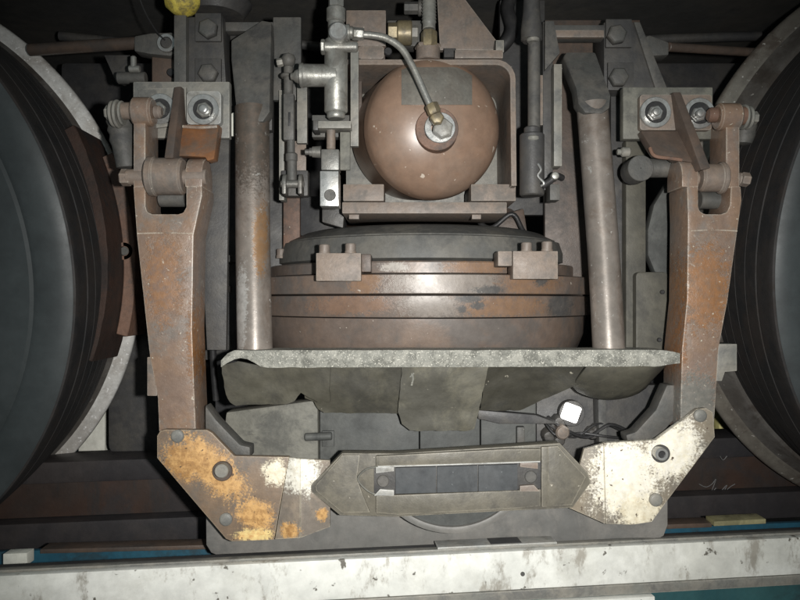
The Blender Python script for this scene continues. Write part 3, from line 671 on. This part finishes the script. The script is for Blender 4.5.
for xc, s_ in ((384, 1), (530, -1)):
    for pp in ([(xc - s_ * 8, sy(xc, 466.8)), (xc + s_ * 10, sy(xc, 466.8)), (xc + s_ * 10, sy(xc, 471)), (xc - s_ * 8, sy(xc, 473))], [(xc - s_ * 10, sy(xc, 495.5)), (xc + s_ * 10, sy(xc, 495.5)), (xc + s_ * 10, sy(xc, 490)), (xc - s_ * 4, sy(xc, 489))]):
        T.part('clip', prism(pp, d - .0082, .0079, .0006), M['pale'] if s_ > 0 else M['cast'])
    T.part('clip_bolt', disc(xc - s_ * 1, sy(xc, 481), d - .004, 6.2, .006, 20), M['grey'])
T.part('clamp_collar', box(541.5, 447, 549, 507, d - .007, .006), M['shoe'])
# round cover and skid tray behind
T = Thing('round_cover', 'lower arc of a round grey cover showing below the contact strips', 'cover', W(452, 534, .955))
def arcpts(cx, cy, r, a0, a1, n=30): return [(cx + r * math.cos(R_(a0 + (a1 - a0) * i / n)), cy + r * math.sin(R_(a0 + (a1 - a0) * i / n))) for i in range(n + 1)]
T.part('disc', prism(arcpts(452, 448, 84, 160, 20), .950, .02, .002), M['casing_grey'])
T.part('rim', prism(arcpts(452, 448, 86, 152, 27) + arcpts(452, 448, 79, 27, 152), .944, .016, .0025), M['tray'])
T.part('tab', prism([(412, 515), (424, 514), (424, 521), (414, 521)], .953, .004, .001), M['shoe'])
T = Thing('skid_tray', 'flat grey tray plate with rounded corners below the gussets', 'tray', W(430, 556, 1.0))
T.part('plate', prism([(205.5, 500), (206, 545), (211, 553), (222, 557.5), (300, 557.5), (430, 553), (600, 546), (655, 541), (664, 536), (668, 525), (668, 470), (205.5, 480)], .985, .012, .0025), M['tray'])
T.part('edge_strip', tube([W(222, 555, .9835), W(300, 555, .9835), W(430, 550.5, .9835), W(600, 543.5, .9835), W(655, 539, .9835)], .0022, 8, 5), M['tray'])

# ================================================================== shield with pale lip and hanging apron
sp = W(450, 352, .96)
T = Thing('shield', 'wide splash shield with a pale speckled lip below the drum', 'shield', sp)
bm = tmp(); N_ = 70; rows = []
for i in range(N_ + 1):
    t = i / N_; x = 221 + (680 - 221) * t
    yt = 350.4 + noise.noise(Vector((x * .045, 0, 0))) * .5 - .6 * t + max(0, (236 - x) / 15) ** 2 * 10
    yb = 367.8 + noise.noise(Vector((x * .06, 5, 0))) * .7 - 1.5 * t
    if x < 262: yb -= 10 * math.sin(math.pi * min(1, (262 - x) / 42)) * .95
    if x > 655: yt += ((x - 655) / 25) ** 2 * 4; yb -= ((x - 655) / 25) * 3
    yt = min(yt, yb - 3)
    dd = .958 + noise.noise(Vector((x * .03, 9, 0))) * .003
    rows.append([bm.verts.new(p) for p in (W(x, yt, dd), W(x, (yt + yb) / 2, dd - .0022), W(x, yb, dd), W(x, yb, dd) + Vector((0, .05, .004)), W(x, yt, dd) + Vector((0, .05, 0)))])
for p, q in zip(rows, rows[1:]):
    for k in range(5): bm.faces.new((p[k], p[(k + 1) % 5], q[(k + 1) % 5], q[k]))
bm.faces.new(rows[0]); bm.faces.new(rows[-1]); bmesh.ops.recalc_face_normals(bm, faces=bm.faces)
T.part('lip', bm, M['galv'], ang=50)
def apron(pts, d0, d1, y0, y1, th=.006):
    """hanging flap; depth grows with py from d0 (at y0) to d1 (at y1), with slight waves"""
    P = []
    for x, y in pts:
        P.append(W(x, y, d0 + (d1 - d0) * (y - y0) / (y1 - y0)))
    bm = prism3(P, Vector((0, th, 0)), 0)
    bmesh.ops.triangulate(bm, faces=bm.faces[:])
    for _ in range(4):
        bmesh.ops.subdivide_edges(bm, edges=[e for e in bm.edges if e.calc_length() > .009], cuts=1)
        bmesh.ops.triangulate(bm, faces=bm.faces[:])
    for v in bm.verts:
        q = Vector((v.co.x, 0, v.co.z))
        v.co += Vector((noise.noise(q * 90) * .0016, noise.noise(q * 13) * .011 + noise.noise(q * 34 + Vector((3, 0, 0))) * .0045, noise.noise(q * 90 + Vector((7, 0, 0))) * .0016))
    bmesh.ops.recalc_face_normals(bm, faces=bm.faces)
    return bm
T.part('apron_flap', apron([(221, 366), (238, 361), (262, 366), (330, 366), (330, 402), (318, 402), (300, 393), (294, 401), (286, 404.5), (236, 405.5), (230, 402), (226, 394)], .966, 1.0, 362, 406), M['apron'])
T.part('apron_flap', apron([(298, 366.5), (412, 366.5), (412, 409), (398, 413.5), (324, 413), (317, 409), (314, 402), (305, 399)], .978, 1.02, 362, 415), M['apron'])
T.part('apron_flap', apron([(402, 366.5), (488, 366), (478, 412), (474, 428), (466, 430.5), (410, 430.5), (402, 424), (398, 412)], .972, 1.012, 362, 432), M['apron_pale'], label='lower middle flap')
T.part('apron_flap', apron([(486, 366), (590, 366), (572, 386), (552, 396), (536, 404), (520, 411), (480, 410)], .99, 1.035, 362, 415), M['apron_shade'], label='darker shadow coloured flap')
bm = tmp(); rows = []
for i in range(15):
    t = i / 14; x0 = 572 + t * 94; rows.append([])
    yb = 386 + 14 * math.sin(math.pi * min(1, t * 1.25)) ** .6 if t < .8 else 386 - (t - .8) / .2 * 20 + 0
    for j in range(9):
        u = j / 8; y = 365 + (yb - 365) * u
        rows[-1].append(bm.verts.new(W(x0 - (1 - u) * (-16 if t < .3 else 0) * (1 - t / .3 if t < .3 else 0), y, .968 + .05 * u * u + .012 * math.sin(math.pi * t) * u)))
for p, q in zip(rows, rows[1:]):
    for j in range(8): bm.faces.new((p[j], p[j + 1], q[j + 1], q[j]))
r = bmesh.ops.extrude_face_region(bm, geom=bm.faces[:])
bmesh.ops.translate(bm, verts=[v for v in r['geom'] if isinstance(v, bmesh.types.BMVert)], vec=Y * .006)
bmesh.ops.recalc_face_normals(bm, faces=bm.faces)
T.part('apron_flap', bm, M['apron'], label='curved right hand flap')
single('drip_mark', [tube([W(412, 373, .9755), W(413, 379, .979), W(411.5, 385, .983)], .0018, 8, 4), tube([W(414, 373, .9755), W(410, 377, .977)], .0012, 8, 4)], M['galv'], 'pale drip of paint on the middle of the apron', 'paint drip', W(412, 385, .982))

# ================================================================== casing behind the shoe
T = Thing('motor_casing', 'grey casing panels behind the contact shoe', 'casing', W(430, 500, 1.1))
T.part('cover_panel', jitter(prism([(226, 412), (318, 400), (319, 520), (232, 520), (224, 430)], 1.035, .04, .004), .001), M['casing'], label='pale worn cover panel')
T.part('body_panel', box(319.8, 395, 419, 520, 1.045, .05, .002), M['casing_grey'])
T.part('body_panel', box(420, 395, 480, 520, 1.048, .05, .002), M['casing_grey'])
T.part('body_panel', box(481, 395, 536, 520, 1.046, .05, .002), M['casing_grey'])
T.part('recess_panel', box(536.5, 385, 660, 520, 1.10, .05, .002), M['dark2'])
T.part('seam_rod', [rodp(305, 437, 1.03, 332, 436, 1.03, 4, 12)], M['casing_grey'])
T.part('catch', box(322, 431, 334, 447, 1.039, .006, .001), M['casing_grey'])
T.part('shelf', prism([(478, 410), (536, 415), (560, 424), (500, 424), (478, 419)], 1.03, .03, .002), M['dark2'])
T.part('stop_lug', box(517, 427, 525, 446, 1.035, .02, .002), M['grey'])
T.part('rib', prism([(598, 400), (606, 395), (610, 520), (601, 520)], 1.07, .03, .002), M['grey'])
T.part('boss', [disc(563, 433, 1.06, 7, .04, 20, .002, .002)], M['cast'], label='small round brown boss')
for k in range(9):
    T.part('clod', jitter(lathe3(W(random.uniform(545, 600), random.uniform(418, 442), 1.085), Y, [(-.004, 0), (-.002, .007), (.006, .011), (.02, .011)], 10), .002, 60), M['dark2'])
T = Thing('glow_spot', 'glowing white rounded shape standing in for a bright spot under the right of the shield', 'glow_spot', W(572, 424, 1.07))
T.part('lens', lathe3(W(572, 413.5, 1.06), Y, [(-.004, 0), (-.003, .008), (0, .0165), (.004, .0180), (.012, .0180)], 4), M['glow_spot'])  # added glowing shape for a bright spot; no lamp is known here
ln = bpy.data.objects['lens']; ctr = W(572, 413.5, 1.06) - T.loc
ln.data.transform(Matrix.Translation(ctr) @ Matrix.Rotation(math.radians(20), 4, 'Y') @ Matrix.Translation(-ctr))
bmx = bmesh.new(); bmx.from_mesh(ln.data); bev(bmx, .0092, 40, 6); bmx.to_mesh(ln.data); bmx.free()
T.part('spot_ring', ring(572, 413.5, 1.085, 13, 9, .02), M['dark2'])

# ================================================================== levelling valve and linkage
T = Thing('levelling_valve', 'cast alloy valve with round cap standing left of the tank', 'valve', W(332, 206, 1.0))
def vrod(x, y0, y1, d, r, seg=24, c=.002): return rod(W(x, y0, d), W(x, y1, d), r * d / F, seg, c)
T.part('body', [vrod(336, 40, 113, .985, 11.6, 28), vrod(336, 112, 119, .985, 9, 28)], M['alu'], ang=45)
T.part('side_port', [pinx(302, 338, 75.5, .983, 11, 28, .002), pinx(300, 304, 75.5, .983, 12, 28, .001)], M['alu'])
T.part('port_nipple', [lathe3(W(303, 76.5, .983), -X, [(0, .010), (.006, .010), (.011, .008), (.013, .0055), (.017, .0045), (.0175, 0)], 16)], M['alu'])
T.part('cross_piece', [pinx(324, 358, 47, .975, 5.2, 18, .002), pinx(321, 325, 47, .975, 7.5, 6)], M['alu'])
T.part('end_cap', [disc(338, 30.5, .955, 9.6, .04, 30, .0022)], M['steel'], label='round bright end cap')
T.part('elbow', [pinx(338, 354, 32.5, .975, 6, 18, .002), pinx(346, 350, 32.5, .975, 8, 18, .001)], M['alu'])
T.part('inlet', [vrod(336, -6, 8, .985, 8, 6), vrod(336, 8, 22, .985, 9.5, 24), vrod(336, 21, 40, .985, 8, 24)], M['alu'])
T.part('flange', box(316, 121, 351, 128, .975, .03, .001), M['grey_light'])
T.part('flange_end', box(313, 120, 318, 130, .973, .03, .001), M['dark2'])
T.part('stem', [vrod(331, 127, 150, .99, 4.5, 16)], M['cast'])
T.part('lower_block', [box(321, 149, 339, 170, .972, .03, .002)], M['alu_dark'])
T.part('bright_plate', [box(320, 171, 338.5, 206, .968, .034, .001)], M['steel'], label='bright square ended plate')
T.part('plate_screw', disc(330, 195, .9665, 6, .003, 20, .0008), M['grey'])
T.part('side_plug', [lathe3(W(321, 152, .98), -X, [(0, .0085), (.012, .0075), (.0125, .006), (.016, .006), (.0165, .004), (.022, .004), (.0225, 0)], 16)], M['alu_dark'])
T.part('mount_plate', box(350.5, 50, 358.5, 146, .995, .012, .001), M['grey_light'])
T.part('slotted_strip', box(340, 132, 350, 170, .985, .006, .001), M['casing'], label='short pale strip')
T.part('rear_bracket', box(312, 115, 350, 137, 1.02, .02, .001), M['grey'])
T = Thing('levelling_rod', 'thin grey jointed rod beside the valve', 'rod', W(290, 197, 1.02))
T.part('ball_joint', [lathe3(W(288.5, 60, 1.02), Z, [(-.011, 0), (-.009, .006), (-.004, .0095), (.002, .0105), (.007, .008), (.0105, 0)], 18)], M['grey'])
T.part('joint_bolt', hexrod(W(277, 63, 1.02), W(283, 62, 1.02), .006), M['grey_light'])
T.part('neck', [vrod(288.5, 66, 95, 1.02, 4.8, 14), vrod(287, 74, 78, 1.02, 6.5, 14)], M['grey'])
T.part('turnbuckle', [box(283, 93, 294, 140, 1.013, .014, .003)], M['grey'])
T.part('turnbuckle_slot', box(288, 112, 290.5, 126, 1.0125, .004, .0002), M['black'])
T.part('lower_shaft', [vrod(291, 139, 155, 1.02, 4, 14), vrod(291.5, 153, 162, 1.02, 6, 16), vrod(292, 160, 187, 1.02, 5, 14)], M['grey'])
T.part('clevis', [eye(282, 286, 170, 194, 182, 9, 1.0, .012), eye(298, 302, 170, 194, 182, 9, 1.0, .012), pinx(281, 304, 184, 1.012, 4, 14)], M['alu_dark'])
T = Thing('lever_plate', 'upright grey plate behind the thin jointed rod', 'plate', W(285, 200, 1.06))
T.part('upper_plate', box(273, 17, 301, 100, 1.075, .012, .0015), M['grey'])
T.part('strip', box(297, 80, 307, 143, 1.05, .012, .001), M['grey_light'])
T.part('side_strip', box(279, 90, 284, 200, 1.06, .03, .001), M['grey_light'])
T.part('pink_plate', box(284, 141, 306, 172, 1.07, .006, .001), M['cast'], label='brownish pink backing plate')
T.part('lower_block', box(281, 170, 308, 196, 1.045, .02, .003), M['dark2'])

# ================================================================== damper at the right of the tank
T = Thing('damper', 'dark upright damper strut right of the tank', 'damper', W(532, 196, 1.03))
T.part('upper_sleeve', [lathe3(W(531.5, -8, 1.03), -Z, [(0, .011), (.03, .0125), (.055, .0155), (.0705, .0155), (.072, .0125), (.0735, .0125)], 26)], M['dark2'])
T.part('sleeve_band', vrod(533, 38, 42, 1.02, 6.5, 20), M['grey_light'])
T.part('piston_rod', vrod(534, 41, 138, 1.03, 6.2, 20), M['grey'])
T.part('lower_sleeve', [vrod(532, 134, 196, 1.03, 12.2, 26), vrod(532, 127, 135, 1.03, 8, 20)], M['dark2'])
T.part('collar', vrod(533, 136, 141, 1.018, 6, 18), M['grey_light'])
T.part('clip_wire', tube([W(538, 164, 1.008), W(541, 170, 1.005), W(538, 176, 1.008), W(544, 183, 1.005), W(541, 186, 1.008)], .0018, 8, 5), M['steel'])
T.part('clip_arm', [tube([W(542, 186, 1.01), W(550, 181, 1.01), W(556, 176, 1.01), W(562, 178, 1.02)], .005, 10, 5)], M['black'])
T.part('clip_stud', [disc(555.5, 175.5, 1.0, 4, .012, 14, .001, .001)], M['alu'])
T.part('foot', box(550, 184, 560, 200, 1.03, .03, .001), M['grey'])
T = Thing('side_plates', 'stack of narrow upright plates right of the damper', 'bracket', W(550, 240, 1.08))
T.part('front_plate', box(554, 64, 562, 166, 1.05, .03, .001), M['grey_light'])
T.part('mid_plate', box(543, 22, 553, 190, 1.07, .03, .001), M['dark2'])
T.part('back_plate', prism([(545, 20), (640, 20), (640, 300), (545, 300)], 1.19, .015, .001), M['brown_dark'], label='wide brown backing plate')
T.part('short_strip', box(536.5, 75, 543, 125, 1.065, .01, .001), M['cast'])
T.part('cross_strip', box(543, 25, 612, 38, 1.075, .02, .001), M['grey'])
T.part('cross_strip_edge', box(554, 30, 604, 37, 1.07, .01, .001), M['cast'])
T.part('gusset', prism([(545, 21), (554, 21), (560, 53), (545, 70)], 1.06, .01, .001), M['grey'])

# ================================================================== upper fittings above the tank
T = Thing('air_hose', 'ribbed grey hose dropping to a fitting above the tank', 'hose', W(430, 62, 1.06))
pr = [(0, .010)]
for k in range(12): pr += [(.004 + k * .005, .0115), (.0065 + k * .005, .0098)]
T.part('ribbed_sleeve', lathe3(W(429, -16, 1.08), -Z, pr + [(.07, .010)], 20), M['grey_light'], ang=80)
T.part('fitting', [hexrod(W(429, 31, 1.07), W(429, 47, 1.07), .0125)], M['brass'], label='brass hexagon fitting')
T.part('fitting_base', [vrod(428, 46, 61, 1.08, 12, 26), vrod(428, 45, 49, 1.08, 13.5, 6)], M['cast'])
T = Thing('gusset_bracket', 'pinkish grey triangular bracket above the tank', 'bracket', W(460, 60, 1.12))
T.part('web', prism([(436, -20), (450, -20), (462, -5), (499, 44), (499, 50), (440, 50)], 1.12, .012, .001), M['cast'])
T.part('foot_strip', box(455, 50, 503, 58, 1.075, .05, .001), M['cast'])
T.part('foot_end', box(496, 40, 504, 52, 1.09, .03, .001), M['grey_light'])
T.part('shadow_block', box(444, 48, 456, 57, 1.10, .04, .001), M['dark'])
T = Thing('junction_box', 'pinkish brown flat box between valve and hose', 'box', W(365, 58, 1.08))
T.part('box_body', box(346, 10, 386, 46, 1.09, .05, .002), M['cast'])
T.part('lower_shelf', box(347, 46, 385, 60, 1.06, .05, .001), M['brown_dark'])
T.part('hole_plate', prism(frame_out(358, 46, 384, 59, 3, 3), 1.052, .006, .001), M['cast'])
T.part('hole', disc(388, 51, 1.05, 4, .01, 18), M['black'])
T = Thing('pipe_union', 'grey pipe union with a brass nut behind the bent pipe', 'pipe fitting', W(402, 46, 1.09))
T.part('nut', [pinx(388, 398, 33, 1.09, 10, 6), pinx(397, 412, 33, 1.09, 12, 22, .002)], M['brass'])
T.part('end_nut', [pinx(411, 418, 33, 1.09, 8, 6)], M['grey_light'])
T.part('branch', [pinx(404, 420, 8, 1.1, 6, 6), pinx(418, 424, 8, 1.1, 8, 18)], M['grey'])
T.part('body_block', box(387, 20, 422, 46, 1.11, .03, .003), M['grey'])

# ================================================================== frame columns at both upper sides
def column(poly, d, bolts, label, base):
    T = Thing('frame_column', label, 'bracket', base, 'bolted frame columns at the top')
    T.part('web', prism(poly, d, .05, .002), M['dark2'])
    for x, y, rot in bolts:
        T.part('bolt_pad', box(x - 12, y - 14, x + 14, y + 14, d - .006, .006, .001), M['dark2'])
        T.part('bolt_head', hexa(x, y, d - .018, 10, .012, rot), M['grey'])
    return T
T = column([(180, 18), (222, 14), (226, 84), (176, 84)], 1.06, [(207, 27, .4), (207, 72, .1)], 'left bolted grey column above the left bracket plate', W(200, 84, 1.06))
T.part('side_flange', box(174, 15, 186, 86, 1.045, .06, .001), M['grey'])
T.part('cross_bar', box(220, 22, 275, 31, 1.08, .02, .001), M['grey'])
T.part('filler_plate', box(218, 32, 272, 130, 1.12, .02, .001), M['dark2'])
T = column([(604, 22), (636, 22), (665, 90), (604, 90)], 1.075, [(618, 33, .2), (620, 76, .0)], 'right bolted grey column above the right bracket plate', W(625, 90, 1.075))
T.part('side_flange', prism([(634, 22), (640, 22), (668, 90), (656, 90)], 1.07, .06, .001), M['grey'])
T.part('filler_plate', box(611, 90, 628, 350, 1.11, .02, .001), M['dark2'])

def tie(pts_rod, clev, ringc, label, base, r):
    T = Thing('tie_rod', label, 'rod', base)
    T.part('shaft', rodp(*pts_rod, r, 18), M['brown_dark'])
    T.part('clevis', prism(clev, 1.10, .03, .003), M['grey'])
    if ringc:
        T.part('ring_clip', ring(*ringc), M['steel'])
        T.part('pin', disc(ringc[0], ringc[1], 1.092, 5.5, .01, 18), M['dark2'])
    return T
tie((30, 50, 1.16, 138, 43, 1.12), [(134, 36), (150, 33), (172, 32), (178, 38), (177, 52), (170, 56), (150, 54), (134, 51)], (166, 42.5, 1.093, 9.3, 6, .008), 'brown tie rod with a bright ring on its clevis at upper left', W(140, 55, 1.1), 6)
tie((668, 47, 1.12, 780, 54, 1.2), [(646, 36), (650, 35), (669, 42), (669, 55), (650, 56), (646, 54)], None, 'dark tie rod with a plain clevis at upper right', W(665, 56, 1.1), 4.5)
T = Thing('hanger_strap', 'dark hanging strap with a small alloy fitting under the left tie rod', 'strap', W(140, 95, 1.08))
T.part('strap', prism([(104, 55), (130, 55), (134, 80), (122, 84), (116, 82)], 1.16, .012, .001), M['dark2'])
T.part('fitting', [vrod(133.5, 56, 70, 1.08, 3, 12), pinx(129, 140, 69, 1.08, 3.5, 12)], M['alu'])
T.part('fitting_body', [pinx(118, 146, 78, 1.09, 6, 16)], M['grey'])
T.part('backing', box(152, 52, 182, 84, 1.115, .02, .001), M['brown_dark'])
T.part('stud', disc(170.5, 72, 1.105, 4, .01, 14), M['black'])
T = Thing('yellow_knob', 'speckled yellow knob at the top of the picture', 'knob', W(182, 16, 1.05))
T.part('cap', jitter(lathe3(W(182, -4, 1.05), Vector((.12, 0, -1)), [(-.02, .020), (0, .0265), (.014, .0255), (.025, .017), (.03, .006), (.031, 0)], 28), .0015, 50), M['yellow_spot'])
T.part('collar', lathe3(W(215, -2, 1.12), -Z, [(-.02, .05), (.01, .058), (.03, .045), (.035, 0)], 36), M['dark2'], label='dark round collar beside it')

# ================================================================== dark bogie frame masses behind
T = Thing('bogie_frame', 'dark grimy frame members behind the suspension', 'frame', W(430, 470, 1.45))
T.part('crossbeam', box(60, 62, 800, 130, 1.42, .2, .01), M['dark'])
T.part('crossbeam', box(120, 250, 715, 400, 1.62, .1, .01), M['dark2'])
T.part('left_web', prism([(203, 130), (282, 120), (282, 360), (205, 360)], 1.22, .02, .002), M['dark2'])
T.part('left_shelf', box(205, 255, 236, 262, 1.16, .06, .001), M['grey'])
T.part('left_shelf', prism([(205, 263), (236, 263), (236, 350), (205, 350)], 1.19, .02, .001), M['dark2'])
T.part('inner_post', box(283, 192, 300, 250, 1.20, .03, .003), M['holder'], label='rusty brown post left of the drum')
T.part('inner_block', box(300, 196, 345, 236, 1.2, .04, .004), M['dark'])
T.part('valve_bracket', prism([(322, 205), (345, 205), (343, 228), (322, 222)], 1.12, .04, .002), M['dark2'])
T.part('right_block', prism([(500, 215), (524, 208), (530, 248), (495, 240)], 1.19, .04, .004), M['brown_dark'])
T.part('dark_gap_plate', box(500, 0, 545, 215, 1.22, .02, .002), M['dark2'])
T.part('right_web', box(626, 140, 646, 360, 1.09, .03, .002), M['side_grey'])
T.part('right_inner_web', box(614, 140, 626, 360, 1.12, .03, .002), M['dark2'])
T.part('right_lower_box', prism(frame_out(636, 272, 668, 360, 4, 3), 1.075, .05, .002), M['side_grey'], label='grey box at the foot of the right side')
T.part('right_curved_guard', prism([(668, 182), (668, 275), (655, 272), (648, 255), (648, 230), (654, 205)], 1.085, .02, .002), M['casing_grey'], label='curved grey guard')
T.part('box_stud', [disc(663, 292, 1.07, 2.2, .01, 12), disc(660, 340, 1.07, 2.2, .01, 12)], M['black'])
T.part('left_axle_box', prism(frame_out(107, 330, 165, 458, 14, 5), 1.28, .2, .01), M['dark2'], label='dark rounded box behind the left arm')
T.part('lower_beam', box(215, 360, 690, 440, 1.30, .05, .003), M['dark'])
T = Thing('underfloor_pipe', 'dark pipe along the underfloor at the top', 'pipe', W(400, 20, 1.7))
T.part('pipe_run', tube([W(-60, 96, 1.6), W(200, 84, 1.62), W(500, 90, 1.64), W(860, 80, 1.66)], .018, 20, 6), M['dark'])
T.part('hanger', box(288, -20, 300, 60, 1.56, .03, .001), M['dark2'])

single('wire', tube([W(138, -6, 1.04), W(146, 14, 1.05), W(157, 32, 1.07), W(165, 40, 1.085)], .0011, 6, 5), M['black'], 'thin black wire running down to the left tie rod clevis', 'wire', W(165, 40, 1.085))
single('blue_hose', tube([W(520, -20, 1.19), W(508, 6, 1.18), W(512, 30, 1.17), W(500, 48, 1.17), W(480, 52, 1.19)], .011, 14, 6), M['black'], 'dark hose looping down beside the damper sleeve', 'hose', W(500, 48, 1.17))
single('cable', tube([W(60, 36, 1.36), W(160, 44, 1.36), W(250, 38, 1.36), W(340, 48, 1.36), W(430, 36, 1.36), W(520, 50, 1.36), W(640, 40, 1.36), W(760, 36, 1.36)], .009, 12, 6), M['dark2'], 'dark cable sagging across the top behind the fittings', 'cable', W(400, 46, 1.36))
single('brake_hose', tube([W(212, 150, 1.18), W(215, 220, 1.15), W(221, 290, 1.14), W(213, 340, 1.15), W(216, 400, 1.17)], .0055, 12, 6), M['black'], 'thin black hose hanging between the left hanger and the left post', 'hose', W(216, 400, 1.17))
single('sensor_cable', tube([W(470, 214, 1.2), W(490, 228, 1.17), W(512, 214, 1.16), W(524, 232, 1.17), W(540, 248, 1.2)], .004, 10, 6), M['black'], 'thin black cable looping below the right end of the tank cradle', 'cable', W(524, 248, 1.18))

T = Thing('wire_bundle', 'tangle of thin dark wires in the recess right of the glowing spot', 'wires', W(600, 440, 1.08))
for k in range(3):
    a0 = random.uniform(-3, 3)
    T.part('wire', tube([W(540 + 4 * k, 418 + a0, 1.085), W(552 + 5 * k, 430 + 2 * a0, 1.07), W(575 + 6 * k, 436 - a0, 1.075), W(600 + 5 * k, 428 + 3 * a0, 1.07), W(628 + 3 * k, 436 + a0, 1.09)], .0016 + .0006 * (k % 3), 7, 5), M['black'])
T = Thing('cable_clip', 'small dark clips and cable beside the left frame web', 'clip', W(224, 300, 1.17))
T.part('saddle', box(210, 286, 226, 292, 1.12, .04, .001), M['dark2'])
T.part('screw', hexa(223, 289, 1.117, 3, .005), M['grey'])
